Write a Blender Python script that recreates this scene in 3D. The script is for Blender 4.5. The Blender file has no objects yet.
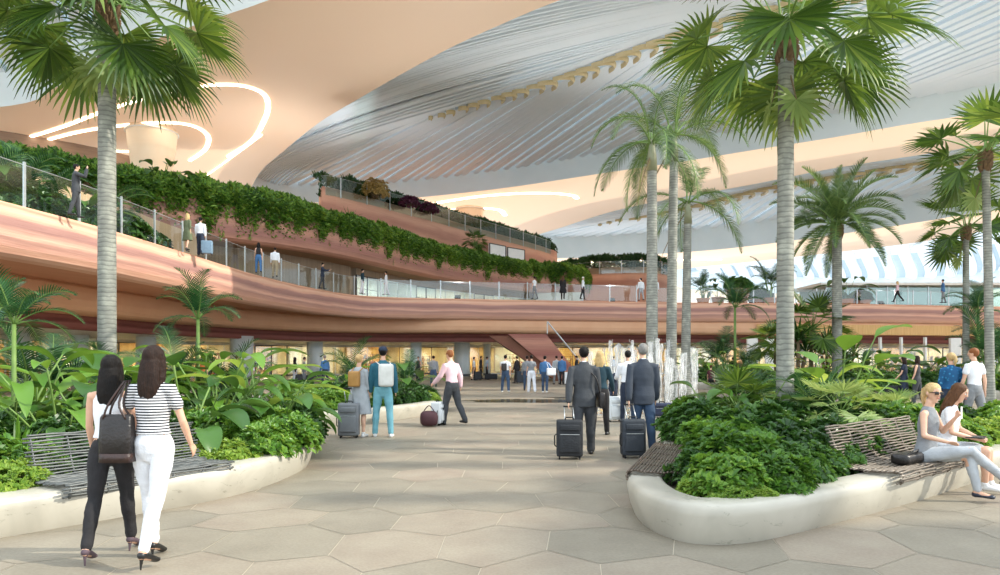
import bpy, bmesh, math, random
from mathutils import Vector, Matrix, geometry, noise
R = math.radians
rnd = random.Random(7)
sc = bpy.context.scene
COL = sc.collection

# ---------- camera: eye level, level view, lens shifted up ----------
F = 700.0; HY = 359.0; EYE = 1.6
cam = bpy.data.cameras.new('camera'); camo = bpy.data.objects.new('camera', cam); COL.objects.link(camo)
camo.location = (0, 0, EYE); camo.rotation_euler = (R(90), 0, 0)
cam.sensor_width = 36; cam.lens = 36 * F / 1000; cam.shift_y = (HY - 287.5) / 1000; cam.clip_end = 600
sc.camera = camo

def at(px, py, Y):                       # a point at depth Y
    return Vector(((px - 500) / F * Y, Y, EYE + (HY - py) / F * Y))
def ground(px, py, z=0.0):               # a point at height z
    Y = (EYE - z) * F / (py - HY); return at(px, py, Y)
def X(px, Y): return (px - 500) / F * Y

# ---------- colours and materials ----------
def C(h):
    h = h.lstrip('#'); o = []
    for i in (0, 2, 4):
        v = int(h[i:i+2], 16) / 255
        o.append(v / 12.92 if v <= .04045 else ((v + .055) / 1.055) ** 2.4)
    return (*o, 1)
def nt_of(name):
    m = bpy.data.materials.new(name); m.use_nodes = True
    nt = m.node_tree; b = nt.nodes['Principled BSDF']
    return m, nt, b
def ramp(nt, stops, interp='LINEAR'):
    r = nt.nodes.new('ShaderNodeValToRGB'); r.color_ramp.interpolation = interp
    e = r.color_ramp.elements
    while len(e) < len(stops): e.new(.5)
    for el, (p, c) in zip(e, stops): el.position = p; el.color = C(c)
    return r
MC = {}
def mat(name, c1, c2=None, rough=.6, metal=0, scale=6, bump=0, bscale=None, alpha=1, trans=0, sheen=0, detail=4, stretch=None, spec=.5):
    key = (name, c1, c2, rough, scale, bump)
    if key in MC: return MC[key]
    m, nt, b = nt_of(name)
    N, L = nt.nodes, nt.links
    b.inputs['Roughness'].default_value = rough; b.inputs['Metallic'].default_value = metal
    b.inputs['Specular IOR Level'].default_value = spec
    b.inputs['Base Color'].default_value = C(c1)
    tc = N.new('ShaderNodeTexCoord'); src = tc.outputs['Object']
    if stretch:
        mp = N.new('ShaderNodeMapping'); mp.inputs['Scale'].default_value = stretch
        L.new(src, mp.inputs[0]); src = mp.outputs[0]
    if c2:
        n = N.new('ShaderNodeTexNoise'); n.inputs['Scale'].default_value = scale; n.inputs['Detail'].default_value = detail
        L.new(src, n.inputs['Vector'])
        r = ramp(nt, [(.3, c1), (.7, c2)]); L.new(n.outputs['Fac'], r.inputs[0]); L.new(r.outputs[0], b.inputs['Base Color'])
    if bump:
        n2 = N.new('ShaderNodeTexNoise'); n2.inputs['Scale'].default_value = bscale or scale * 4; n2.inputs['Detail'].default_value = 5
        L.new(src, n2.inputs['Vector'])
        bp = N.new('ShaderNodeBump'); bp.inputs['Strength'].default_value = bump; bp.inputs['Distance'].default_value = .02
        L.new(n2.outputs['Fac'], bp.inputs['Height']); L.new(bp.outputs[0], b.inputs['Normal'])
    if alpha < 1: b.inputs['Alpha'].default_value = alpha
    if trans: b.inputs['Transmission Weight'].default_value = trans
    MC[key] = m
    return m
def emis(name, c, s):
    m, nt, b = nt_of(name)
    b.inputs['Base Color'].default_value = C(c); b.inputs['Emission Color'].default_value = C(c); b.inputs['Emission Strength'].default_value = s
    return m
def leafmat(name, cs, rough=.5, tr=.35):
    """leaf colour varies from leaf to leaf (per mesh island) and light comes through the blade"""
    m, nt, b = nt_of(name); N, L = nt.nodes, nt.links
    g = N.new('ShaderNodeNewGeometry'); oi = N.new('ShaderNodeObjectInfo')
    a = N.new('ShaderNodeMath'); a.operation = 'MULTIPLY_ADD'; a.inputs[1].default_value = .35; 
    L.new(oi.outputs['Random'], a.inputs[0])
    mu = N.new('ShaderNodeMath'); mu.operation = 'MULTIPLY'; mu.inputs[1].default_value = .65
    L.new(g.outputs['Random Per Island'], mu.inputs[0]); L.new(mu.outputs[0], a.inputs[2])
    k = len(cs); r = ramp(nt, [(i / (k - 1), c) for i, c in enumerate(cs)])
    L.new(a.outputs[0], r.inputs[0]); L.new(r.outputs[0], b.inputs['Base Color'])
    b.inputs['Roughness'].default_value = rough
    t = N.new('ShaderNodeBsdfTranslucent')
    hs = N.new('ShaderNodeHueSaturation'); hs.inputs['Value'].default_value = 1.35; hs.inputs['Hue'].default_value = .47
    L.new(r.outputs[0], hs.inputs['Color']); L.new(hs.outputs[0], t.inputs['Color'])
    mx = N.new('ShaderNodeMixShader'); mx.inputs[0].default_value = tr
    L.new(b.outputs[0], mx.inputs[1]); L.new(t.outputs[0], mx.inputs[2])
    L.new(mx.outputs[0], N['Material Output'].inputs[0])
    return m

# ---------- mesh builder ----------
def catmull(pts, n):
    pts = [Vector(p) for p in pts]
    if len(pts) == 2: return [pts[0].lerp(pts[1], i / (n - 1)) for i in range(n)]
    # arc-length-ish resample of a Catmull-Rom curve
    P = [2 * pts[0] - pts[1]] + pts + [2 * pts[-1] - pts[-2]]
    dense = []
    for i in range(1, len(P) - 2):
        for k in range(16):
            t = k / 16; p0, p1, p2, p3 = P[i-1], P[i], P[i+1], P[i+2]
            dense.append(.5 * ((2*p1) + (p2-p0)*t + (2*p0-5*p1+4*p2-p3)*t*t + (3*p1-p0-3*p2+p3)*t**3))
    dense.append(P[-2].copy())
    return resample(dense, n)
def resample(d, n):
    acc = [0]
    for a, b in zip(d, d[1:]): acc.append(acc[-1] + (b - a).length)
    out = []; j = 0
    for i in range(n):
        s = acc[-1] * i / (n - 1)
        while j < len(d) - 2 and acc[j+1] < s: j += 1
        L_ = acc[j+1] - acc[j]
        out.append(d[j].lerp(d[j+1], 0 if L_ < 1e-9 else min(1, (s - acc[j]) / L_)))
    return out

class MB:
    def __init__(s): s.v = []; s.f = []; s.m = []
    def quad(s, a, b, c, d, m=0):
        i = len(s.v); s.v += [tuple(a), tuple(b), tuple(c), tuple(d)]; s.f.append((i, i+1, i+2, i+3)); s.m.append(m)
    def face(s, pts, m=0):
        i = len(s.v); s.v += [tuple(p) for p in pts]; s.f.append(tuple(range(i, i+len(pts)))); s.m.append(m)
    def box(s, c, size, rz=0, m=0, M=None):
        hx, hy, hz = size[0]/2, size[1]/2, size[2]/2; i = len(s.v)
        cr, sr = math.cos(rz), math.sin(rz)
        for x, y, z in ((-hx,-hy,-hz),(hx,-hy,-hz),(hx,hy,-hz),(-hx,hy,-hz),(-hx,-hy,hz),(hx,-hy,hz),(hx,hy,hz),(-hx,hy,hz)):
            if M is not None: p = M @ Vector((x, y, z)); p = p + Vector(c)
            else: p = (c[0]+x*cr-y*sr, c[1]+x*sr+y*cr, c[2]+z)
            s.v.append(tuple(p))
        for q in ((3,2,1,0),(4,5,6,7),(0,1,5,4),(1,2,6,5),(2,3,7,6),(3,0,4,7)):
            s.f.append(tuple(i+k for k in q)); s.m.append(m)
    def bar(s, a, b, w, h, m=0):            # a beam of rectangular section between two points
        a, b = Vector(a), Vector(b); d = (b-a)
        if d.length < 1e-6: return
        d.normalize(); up = Vector((0,0,1)) if abs(d.z) < .95 else Vector((0,1,0))
        sx = d.cross(up).normalized(); uz = sx.cross(d)
        i = len(s.v)
        for p in (a, b):
            for q in ((-1,-1),(1,-1),(1,1),(-1,1)): s.v.append(tuple(p + sx*q[0]*w/2 + uz*q[1]*h/2))
        for q in ((3,2,1,0),(4,5,6,7),(0,1,5,4),(1,2,6,5),(2,3,7,6),(3,0,4,7)):
            s.f.append(tuple(i+k for k in q)); s.m.append(m)
    def rings(s, R_, cap=True, m=0, closed=False):
        n = len(R_[0]); i = len(s.v)
        for r in R_: s.v += [tuple(p) for p in r]
        for k in range(len(R_) - 1 + (1 if closed else 0)):
            k2 = (k+1) % len(R_)
            for j in range(n):
                a, b = i+k*n+j, i+k*n+(j+1) % n; c, d = i+k2*n+(j+1) % n, i+k2*n+j
                s.f.append((a, b, c, d)); s.m.append(m)
        if cap and not closed:
            s.f.append(tuple(i+j for j in range(n))[::-1]); s.m.append(m)
            s.f.append(tuple(i+(len(R_)-1)*n+j for j in range(n))); s.m.append(m)
    def tube(s, pts, rad, n=8, m=0, cap=True, closed=False):
        pts = [Vector(p) for p in pts]; k = len(pts)
        if not hasattr(rad, '__len__'): rad = [rad]*k
        out = []; ref = None
        for i, p in enumerate(pts):
            a = pts[max(0, i-1)] if not closed else pts[i-1]; b = pts[min(k-1, i+1)] if not closed else pts[(i+1) % k]
            d = (b-a).normalized() if (b-a).length > 1e-9 else Vector((0,0,1))
            if ref is None: ref = Vector((1,0,0)) if abs(d.x) < .8 else Vector((0,1,0))
            u = (ref - d*ref.dot(d)).normalized(); w = d.cross(u); ref = u
            out.append([p + (u*math.cos(2*math.pi*j/n) + w*math.sin(2*math.pi*j/n))*rad[i] for j in range(n)])
        s.rings(out, cap, m, closed)
    def loft(s, pts, rad, side=(1,0,0), n=14, m=0, flat=False):
        """closed tube of elliptical rings; rad = (half width along side, half depth); rounded ends"""
        pts = [Vector(p) for p in pts]; k = len(pts); sd = Vector(side); out = []
        for i, p in enumerate(pts):
            d = (pts[min(k-1, i+1)] - pts[max(0, i-1)]).normalized()
            u = (sd - d*sd.dot(d)).normalized(); w = d.cross(u)
            rx, ry = rad[i] if hasattr(rad[i], '__len__') else (rad[i], rad[i])
            ring = lambda q, f: [q + u*math.cos(2*math.pi*j/n)*rx*f + w*math.sin(2*math.pi*j/n)*ry*f for j in range(n)]
            rm = min(rx, ry)
            if i == 0 and not flat:
                out.append(ring(p - d*rm*.92, .35)); out.append(ring(p - d*rm*.65, .75))
            out.append(ring(p, 1))
            if i == k-1:
                out.append(ring(p + d*rm*.65, .75)); out.append(ring(p + d*rm*.92, .35))
        s.rings(out, True, m)
    def ball(s, c, r, n=12, m=0, M=None):
        r = r if hasattr(r, '__len__') else (r, r, r); c = Vector(c); out = []
        for i in range(1, n//2+1):
            th = math.pi*i/(n//2+1); ring = []
            for j in range(n):
                ph = 2*math.pi*j/n
                q = Vector((r[0]*math.sin(th)*math.cos(ph), r[1]*math.sin(th)*math.sin(ph), -r[2]*math.cos(th)))
                if M is not None: q = M @ q
                ring.append(c + q)
            out.append(ring)
        s.rings(out, True, m)
    def mesh(s, name, mats, smooth=True):
        me = bpy.data.meshes.new(name); me.from_pydata(s.v, [], s.f)
        for q in (mats if isinstance(mats, (list, tuple)) else [mats]): me.materials.append(q)
        if any(s.m): me.polygons.foreach_set('material_index', s.m)
        if smooth: me.polygons.foreach_set('use_smooth', [True]*len(s.f))
        me.update(); return me
    def build(s, name, mats, parent=None, smooth=False, loc=None, fix=False):
        me = s.mesh(name, mats, smooth)
        if fix:
            bm = bmesh.new(); bm.from_mesh(me); bmesh.ops.remove_doubles(bm, verts=bm.verts, dist=1e-5)
            bmesh.ops.recalc_face_normals(bm, faces=bm.faces); bm.to_mesh(me); bm.free()
        return link(name, me, parent, loc)
def link(name, me, parent=None, loc=None, rz=None, scale=None):
    o = bpy.data.objects.new(name, me); COL.objects.link(o)
    if parent: o.parent = parent
    if loc is not None: o.location = loc
    if rz is not None: o.rotation_euler = (0, 0, rz)
    if scale is not None: o.scale = (scale,)*3 if not hasattr(scale, '__len__') else scale
    return o
def tag(o, label, cat, group=None, kind=None):
    o['label'] = label; o['category'] = cat
    if group: o['group'] = group
    if kind: o['kind'] = kind
    return o
def thing(name, label, cat, loc=(0,0,0), rz=0, group=None, scale=None):
    o = bpy.data.objects.new(name, None); COL.objects.link(o); o.location = loc; o.rotation_euler = (0, 0, rz)
    o.empty_display_size = .1
    if scale: o.scale = (scale,)*3
    return tag(o, label, cat, group)
def struct(o, label=None, cat=None):
    o['kind'] = 'structure'
    o['label'] = label or o.name.split('.')[0].replace('_', ' ')
    o['category'] = cat or o.name.split('.')[0].split('_')[0]
    return o
KIDS = {}
def copy_tree(o, parent=None, kids=None):
    c = o.copy(); COL.objects.link(c)
    if parent: c.parent = parent
    for ch in o.children: copy_tree(ch, c)
    return c
def place(proto, used, loc, rz, scale=1, label=None, group=None, first=[]):
    """the first placing moves the original, later ones copy it with its parts"""
    if id(proto) in used: o = copy_tree(proto)
    else: used.add(id(proto)); o = proto
    o.location = loc; o.rotation_euler = (0, 0, rz); o.scale = (scale,)*3 if not hasattr(scale, '__len__') else scale
    if label: o['label'] = label
    if group: o['group'] = group
    elif 'group' in o.keys(): del o['group']
    return o
USED = set()
def rbox(size, r, seg=2):
    bm = bmesh.new(); bmesh.ops.create_cube(bm, size=1)
    bmesh.ops.scale(bm, vec=size, verts=bm.verts)
    bmesh.ops.bevel(bm, geom=bm.edges[:], offset=r, segments=seg, affect='EDGES', profile=.6)
    return bm
def addrbox(mb, c, size, r, seg=2, M=None, m=0):
    bm = rbox(size, r, seg); i = len(mb.v)
    for v in bm.verts:
        p = v.co if M is None else M @ v.co
        mb.v.append(tuple(p + Vector(c)))
    for f in bm.faces: mb.f.append(tuple(i + v.index for v in f.verts)); mb.m.append(m)
    bm.free()
TMP = bpy.data.scenes.new('scratch')
def remesh(mb, vox, mats, name, smooth_it=4, disp=None):
    me = mb.mesh(name, mats, True)
    o = bpy.data.objects.new(name, me); TMP.collection.objects.link(o)
    md = o.modifiers.new('r', 'REMESH'); md.mode = 'VOXEL'; md.voxel_size = vox; md.use_smooth_shade = True
    if smooth_it:
        s = o.modifiers.new('s', 'SMOOTH'); s.factor = .5; s.iterations = smooth_it
    with bpy.context.temp_override(scene=TMP, view_layer=TMP.view_layers[0]):
        dg = bpy.context.evaluated_depsgraph_get()
    out = bpy.data.meshes.new_from_object(o.evaluated_get(dg)); out.name = name
    bpy.data.objects.remove(o); bpy.data.meshes.remove(me)
    if not out.materials:
        for q in (mats if isinstance(mats, (list, tuple)) else [mats]): out.materials.append(q)
    if disp:
        a, f = disp
        nl = [v.normal.copy() for v in out.vertices]; co = []
        for v, q in zip(out.vertices, nl):
            n_ = noise.noise(v.co*f)*a + noise.noise(v.co*f*2.3)*a*.5
            co += list(v.co + q*n_)
        out.vertices.foreach_set('co', co); out.update()
    out.polygons.foreach_set('use_smooth', [True]*len(out.polygons))
    return out
# ================= materials of the building =================
def strata(name, stops, zlo, zhi, rough=.7):
    """rammed-earth like layers: colour by height with wavy edges"""
    m, nt, b = nt_of(name); N, L = nt.nodes, nt.links
    tc = N.new('ShaderNodeTexCoord'); sp = N.new('ShaderNodeSeparateXYZ'); L.new(tc.outputs['Object'], sp.inputs[0])
    mp = N.new('ShaderNodeMapping'); mp.inputs['Scale'].default_value = (.35, .35, 1.6); L.new(tc.outputs['Object'], mp.inputs[0])
    n = N.new('ShaderNodeTexNoise'); n.inputs['Scale'].default_value = .8; n.inputs['Detail'].default_value = 6; L.new(mp.outputs[0], n.inputs['Vector'])
    mr = N.new('ShaderNodeMapRange'); mr.inputs['From Min'].default_value = zlo; mr.inputs['From Max'].default_value = zhi
    L.new(sp.outputs[2], mr.inputs['Value'])
    ad = N.new('ShaderNodeMath'); ad.operation = 'MULTIPLY_ADD'; ad.inputs[1].default_value = .22
    L.new(n.outputs['Fac'], ad.inputs[0]); L.new(mr.outputs[0], ad.inputs[2])
    s2 = N.new('ShaderNodeMath'); s2.operation = 'SUBTRACT'; s2.inputs[1].default_value = .11; L.new(ad.outputs[0], s2.inputs[0])
    r = ramp(nt, stops, 'EASE'); L.new(s2.outputs[0], r.inputs[0])
    mp2 = N.new('ShaderNodeMapping'); mp2.inputs['Scale'].default_value = (.6, .6, 14); L.new(tc.outputs['Object'], mp2.inputs[0])
    n2 = N.new('ShaderNodeTexNoise'); n2.inputs['Scale'].default_value = 1.0; n2.inputs['Detail'].default_value = 5; L.new(mp2.outputs[0], n2.inputs['Vector'])
    mx = N.new('ShaderNodeMix'); mx.data_type = 'RGBA'; mx.blend_type = 'OVERLAY'; mx.inputs[0].default_value = .35
    g = ramp(nt, [(.3, '#6a6a6a'), (.7, '#9a9a9a')]); L.new(n2.outputs['Fac'], g.inputs[0])
    L.new(r.outputs[0], mx.inputs[6]); L.new(g.outputs[0], mx.inputs[7]); L.new(mx.outputs[2], b.inputs['Base Color'])
    bp = N.new('ShaderNodeBump'); bp.inputs['Strength'].default_value = .5; bp.inputs['Distance'].default_value = .04
    L.new(n2.outputs['Fac'], bp.inputs['Height']); L.new(bp.outputs[0], b.inputs['Normal'])
    b.inputs['Roughness'].default_value = rough
    return m
EARTH = strata('rammed_earth', [(0,'#e2bea4'),(.16,'#ddb59b'),(.24,'#d2a794'),(.34,'#c69a8b'),(.42,'#deb9a1'),(.5,'#cb9f8f'),(.56,'#b3867d'),(.68,'#bc8e84'),(.76,'#e1b99f'),(.86,'#e7c6ac'),(.95,'#d5a488'),(1,'#e3bb9c')], 4.9, 6.6)
EARTH2 = strata('rammed_earth_upper', [(0,'#d0a088'),(.3,'#b47e72'),(.5,'#cc9c86'),(.7,'#b58276'),(1,'#d8ae94')], 9.3, 12.0)
EARTH3 = strata('rammed_earth_high', [(0,'#d2a187'),(.25,'#bd8673'),(.45,'#d9ad92'),(.6,'#c48f7c'),(.8,'#dab096'),(1,'#c08a76')], 12, 17)
STAIRM = strata('stair_earth', [(0,'#a86a5c'),(.15,'#c08672'),(.3,'#9c5f54'),(.45,'#bd8470'),(.6,'#a5685b'),(.8,'#c48d78'),(1,'#9c5f54')], 0, 3.4)
BURG = strata('burgundy_earth', [(0,'#8d4e46'),(.3,'#a0635a'),(.5,'#7f433e'),(.75,'#a3665c'),(1,'#86504a')], 3.1, 3.9)
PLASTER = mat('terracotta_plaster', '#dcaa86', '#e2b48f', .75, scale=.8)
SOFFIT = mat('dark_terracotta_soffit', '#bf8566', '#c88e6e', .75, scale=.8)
def membrane(name, c1, c2, tr, scale, tc_=None):
    m = mat(name, c1, c2, .55, scale=scale); nt = m.node_tree; N, L = nt.nodes, nt.links
    t = N.new('ShaderNodeBsdfTranslucent'); t.inputs[0].default_value = C(tc_ or c1)
    mx = N.new('ShaderNodeMixShader'); mx.inputs[0].default_value = tr
    L.new(N['Principled BSDF'].outputs[0], mx.inputs[1]); L.new(t.outputs[0], mx.inputs[2]); L.new(mx.outputs[0], N['Material Output'].inputs[0]); return m
CEIL = membrane('peach_ceiling', '#f0d0b2', '#f3d7bb', .39, .05)
RIB = membrane('white_louvre', '#f1f6f9', '#ecf3f7', .2, .6)
BACK = membrane('pale_grey_backing', '#8c9ba3', '#98a6ad', .26, .5, '#d0e2ee')
RIM = mat('pale_blue_grey_rim', '#e0e9ea', '#e8eff0', .45, scale=.3)
TAUPE = mat('taupe_striped_wall', '#8d7868', '#a08a78', .7, scale=2, stretch=(.2,.2,9), bump=.4)
SLATW = mat('brown_slatted_wall', '#8b7763', '#a8937b', .7, scale=2.5, stretch=(5,5,.1), bump=.4)
BEIGEW = mat('beige_board_wall', '#d5b795', '#c4a482', .7, scale=2.5, stretch=(5,5,.1), bump=.4)
WHITE = mat('white_paint', '#eceae4', '#e2e0da', .5, scale=3)
CREAM = mat('cream_wall', '#efe0c0', '#e6d3ae', .6, scale=1)
METAL = mat('brushed_steel', '#b9c0c2', '#c6cbcc', .35, .6, scale=8)
DARKM = mat('dark_metal', '#3a3c3d', '#47494a', .4, .5, scale=8)
PAINTCOL = mat('pale_blue_grey_column', '#dbe6ea', '#e6eef0', .35, scale=.6, stretch=(4,4,.2))
WOOD = mat('brown_wood', '#7b5234', '#8f6341', .5, scale=3, stretch=(1,1,8))
GOLDW = mat('gold_lit_board', '#d9b070', '#c99a58', .45, scale=3, stretch=(4,4,.3))
CREAMCOL = mat('cream_column', '#e8d3b4', '#efdfc4', .5, scale=.5)
def glassmat(name, c, a, rough=.05):
    m, nt, b = nt_of(name); N, L = nt.nodes, nt.links
    t = N.new('ShaderNodeBsdfTransparent'); t.inputs[0].default_value = C(c)
    g = N.new('ShaderNodeBsdfGlossy'); g.inputs['Roughness'].default_value = rough; g.inputs['Color'].default_value = C('#f4fbfa')
    mx = N.new('ShaderNodeMixShader'); mx.inputs[0].default_value = a
    L.new(t.outputs[0], mx.inputs[1]); L.new(g.outputs[0], mx.inputs[2]); L.new(mx.outputs[0], N['Material Output'].inputs[0])
    return m
GLASS = glassmat('clear_glass', '#eef6f4', .10)
GLASSG = glassmat('green_tinted_glass', '#d2e8e0', .14)
LED = emis('warm_led', '#ffe9cc', 5.0)
LAMPW = emis('shop_lamp', '#ffe6bd', 60.0)
LAMPC = emis('cool_lamp', '#f6f4ee', 10.0)

# ================= floor of stone hexagons =================
def hexfloor():
    m, nt, b = nt_of('stone_pavers'); N, L = nt.nodes, nt.links
    g = N.new('ShaderNodeNewGeometry'); tc = N.new('ShaderNodeTexCoord')
    r = ramp(nt, [(0,'#b0a796'),(.2,'#bab09e'),(.45,'#c1b7a4'),(.6,'#b8ae9c'),(.8,'#c6bca9'),(1,'#b3aa99')])
    L.new(g.outputs['Random Per Island'], r.inputs[0])
    n = N.new('ShaderNodeTexNoise'); n.inputs['Scale'].default_value = 1.6; n.inputs['Detail'].default_value = 8; L.new(tc.outputs['Object'], n.inputs['Vector'])
    n2 = N.new('ShaderNodeTexNoise'); n2.inputs['Scale'].default_value = 40; n2.inputs['Detail'].default_value = 3; L.new(tc.outputs['Object'], n2.inputs['Vector'])
    g1 = ramp(nt, [(.3,'#6f6c66'),(.7,'#989792')]); L.new(n.outputs['Fac'], g1.inputs[0])
    g2 = ramp(nt, [(.35,'#6e6e6e'),(.65,'#8c8c8c')]); L.new(n2.outputs['Fac'], g2.inputs[0])
    mx = N.new('ShaderNodeMix'); mx.data_type='RGBA'; mx.blend_type='OVERLAY'; mx.inputs[0].default_value=.55
    L.new(r.outputs[0], mx.inputs[6]); L.new(g1.outputs[0], mx.inputs[7])
    m2 = N.new('ShaderNodeMix'); m2.data_type='RGBA'; m2.blend_type='OVERLAY'; m2.inputs[0].default_value=.5
    L.new(mx.outputs[2], m2.inputs[6]); L.new(g2.outputs[0], m2.inputs[7]); L.new(m2.outputs[2], b.inputs['Base Color'])
    b.inputs['Roughness'].default_value=.55
    bp = N.new('ShaderNodeBump'); bp.inputs['Strength'].default_value=.25; bp.inputs['Distance'].default_value=.01
    L.new(n2.outputs['Fac'], bp.inputs['Height']); L.new(bp.outputs[0], b.inputs['Normal'])
    grout = mat('pale_grout', '#cdc2ae', '#c2b7a3', .8, scale=4)
    mb = MB()
    s = .60; dx = s*1.62; dy = s*1.5
    def jit(x, y):
        q = Vector((round(x, 2)*.7, round(y, 2)*.7, 3.1))
        return (x + noise.noise(q)*.42, y + noise.noise(q + Vector((9, 4, 2)))*.36)
    for j in range(0, 66):
        for i in range(-40, 41):
            cx = i*dx + (dx/2 if j % 2 else 0); cy = 2.4 + j*dy
            if abs(cx) > 2.5 + cy*.85: continue
            P = [(cx, cy+s), (cx+dx/2, cy+s/2), (cx+dx/2, cy-s/2), (cx, cy-s), (cx-dx/2, cy-s/2), (cx-dx/2, cy+s/2)]
            P = [jit(*p) for p in P]
            mx_, my_ = sum(p[0] for p in P)/6, sum(p[1] for p in P)/6
            q = []
            for x, y in P:
                d = math.hypot(x-mx_, y-my_); k = 1 - .0045/d
                q.append((mx_+(x-mx_)*k, my_+(y-my_)*k, .004))
            mb.face(q[::-1], 0)
    i = len(mb.v)
    mb.face([(-90,-40,0),(120,-40,0),(120,150,0),(-90,150,0)], 1)
    o = mb.build('floor', [m, grout]); struct(o, 'stone floor of large jittered hexagon pavers', 'floor')
hexfloor()

# ================= terraces on the left, sweeping round to the back =================
def yz(px, py, Z):   # plan point of a pixel at height Z
    Y = (Z-EYE)*F/(HY-py); return (X(px, Y), Y, 0)
L1 = [(-17.5,6,0),(-16.8,14,0)] + [yz(*p, 6.6) for p in ((0,200),(101,227),(180,251),(250,273),(285,282),(320,289.5),(354,294.8),(400,297.5),(500,299.5),(640,302),(750,303),(865,304),(1000,306.5))] + [(75,71,0)]
N1 = 150
c1 = catmull(L1, N1)
def normals(c):
    out = []
    for i in range(len(c)):
        d = (c[min(i+1, len(c)-1)] - c[max(i-1, 0)]).normalized(); out.append(Vector((-d.y, d.x, 0)))
    return out
n1 = normals(c1)
def off(c, n, d):
    f = d if callable(d) else (lambda i: d)
    return [p + q*f(i) for i, (p, q) in enumerate(zip(c, n))]
def setback(i):                                   # the lower band stands further back on the left
    y, x = c1[i].y, c1[i].x
    t = min(1, max(0, (x + 15.5)/12)); return 4.6*(1-t)**1.3 + .45
c2 = off(c1, n1, setback); n2_ = n1
def strip(mb, A, B, m=0):
    i = len(mb.v); n = len(A)
    mb.v += [tuple(p) for p in A] + [tuple(p) for p in B]
    for k in range(n-1): mb.f.append((i+k, i+k+1, i+n+k+1, i+n+k)); mb.m.append(m)
def zc(c, z): return [Vector((p.x, p.y, z)) for p in c]
def profile(name, c, n, prof, m, label, cat='wall', smooth=False, kind=True, idx=None):
    mb = MB()
    rows = [zc(off(c, n, o), z) for o, z in prof]
    for k, (a, b) in enumerate(zip(rows, rows[1:])): strip(mb, a, b, (idx[k] if idx else 0))
    o = mb.build(name, m, smooth=smooth, fix=False); struct(o, label, cat); return o
profile('wall_terrace_fascia', c1, n1, [(.45,6.62),(.42,6.62),(.04,6.60),(.0,6.5),(-.05,6.2),(-.07,5.9),(-.06,5.5),(.02,5.2),(.14,5.0),(.3,4.9),(.8,4.88)], EARTH, 'curving terrace front of layered salmon and purple rammed earth')
c2n = n1
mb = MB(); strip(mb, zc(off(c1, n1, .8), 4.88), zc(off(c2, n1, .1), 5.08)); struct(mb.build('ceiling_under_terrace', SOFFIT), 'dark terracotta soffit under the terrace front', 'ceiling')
profile('wall_lower_band', c2, n1, [(.6,5.1),(.1,5.08),(.0,4.95),(-.05,4.7),(-.08,4.35),(-.02,4.05),(.12,3.88),(.35,3.8),(1.0,3.8),(2.1,3.82)], PLASTER, 'smooth terracotta band under the terrace', smooth=True)
c3 = off(c2, n1, 2.1)
profile('wall_burgundy_band', c3, n1, [(0,3.86),(.0,3.12),(.2,3.08)], BURG, 'burgundy striated band above the shop fronts')
c4 = off(c3, n1, lambda i: 3.5 + 8.0*min(1, max(0, (c1[i].x+15)/8)))
mb = MB(); strip(mb, zc(off(c3, n1, .2), 3.08), zc(off(c4, n1, 8), 3.1)); struct(mb.build('ceiling_over_shops', WHITE), 'pale ceiling over the shops', 'ceiling')
# terrace floor
cin = off(c1, n1, 6.5)
mb = MB(); strip(mb, zc(off(c1, n1, .42), 6.6), zc(off(c1, n1, 16), 6.6)); struct(mb.build('floor_first_terrace', mat('terrace_stone','#c9b8a2','#bba994',.5,scale=2)), 'floor of the first terrace', 'floor')

# upper terrace edge (planter carried on a layered front)
ZP = 12.0
L2 = [(-46,34,0)] + [yz(*p, ZP) for p in ((0,165),(60,172),(105,178),(145,186),(195,194),(250,203),(300,212),(350,224),(400,239),(450,253),(500,263),(550,270),(580,272))] + [(11.5,92,0),(9,104,0)]
N2 = 130
d1 = catmull(L2, N2); m1 = normals(d1)
profile('wall_upper_terrace_front', d1, m1, [(.9,12.0),(.08,12.02),(.0,11.9),(-.05,11.2),(-.05,10.6),(.02,9.9),(.15,9.55),(.4,9.4),(1.0,9.38)], EARTH2, 'reddish layered front of the upper planted terrace')
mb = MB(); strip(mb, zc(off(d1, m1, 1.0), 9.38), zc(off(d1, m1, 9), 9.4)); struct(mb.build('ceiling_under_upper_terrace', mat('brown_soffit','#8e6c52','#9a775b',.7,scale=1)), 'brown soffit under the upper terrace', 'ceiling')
mb = MB(); strip(mb, zc(off(d1, m1, .9), 11.6), zc(off(d1, m1, 26), 11.6)); struct(mb.build('floor_upper_terrace', mat('terrace_stone','#c9b8a2','#bba994',.5,scale=2)), 'floor of the upper terrace', 'floor')
# first-terrace back wall: boards, then slats, then glazing
w1 = off(d1, m1, 3.0)
k0 = min(range(N2), key=lambda i: abs(X(235, 1)*0 + (w1[i].x/w1[i].y*F+500) - 205) + (0 if w1[i].y < 60 else 99))
def seg(curve, pa, pb):      # indices of a curve between two picture columns (as seen from the walkway)
    return [i for i, p in enumerate(curve) if pa <= p.x/p.y*F+500 <= pb]
mb = MB()
ia = [i for i in range(N2) if w1[i].x/w1[i].y*F+500 <= 352]
strip(mb, zc([w1[i] for i in ia], 6.6), zc([w1[i] for i in ia], 9.45))
struct(mb.build('wall_first_terrace', SLATW), 'brown slatted wall behind the first terrace', 'wall')
# low beige board wall left of it, in front of the planting
bw = [p for p in off(c1, n1, 4.4) if 29 < p.y < 44]
mb = MB(); strip(mb, zc(bw, 6.6), zc(bw, 9.3)); strip(mb, zc(bw, 9.3), zc([p + Vector((-.5, .0, 0)) for p in bw], 9.3))
struct(mb.build('wall_terrace_boards', BEIGEW), 'low beige board wall along the first terrace', 'wall')
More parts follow.
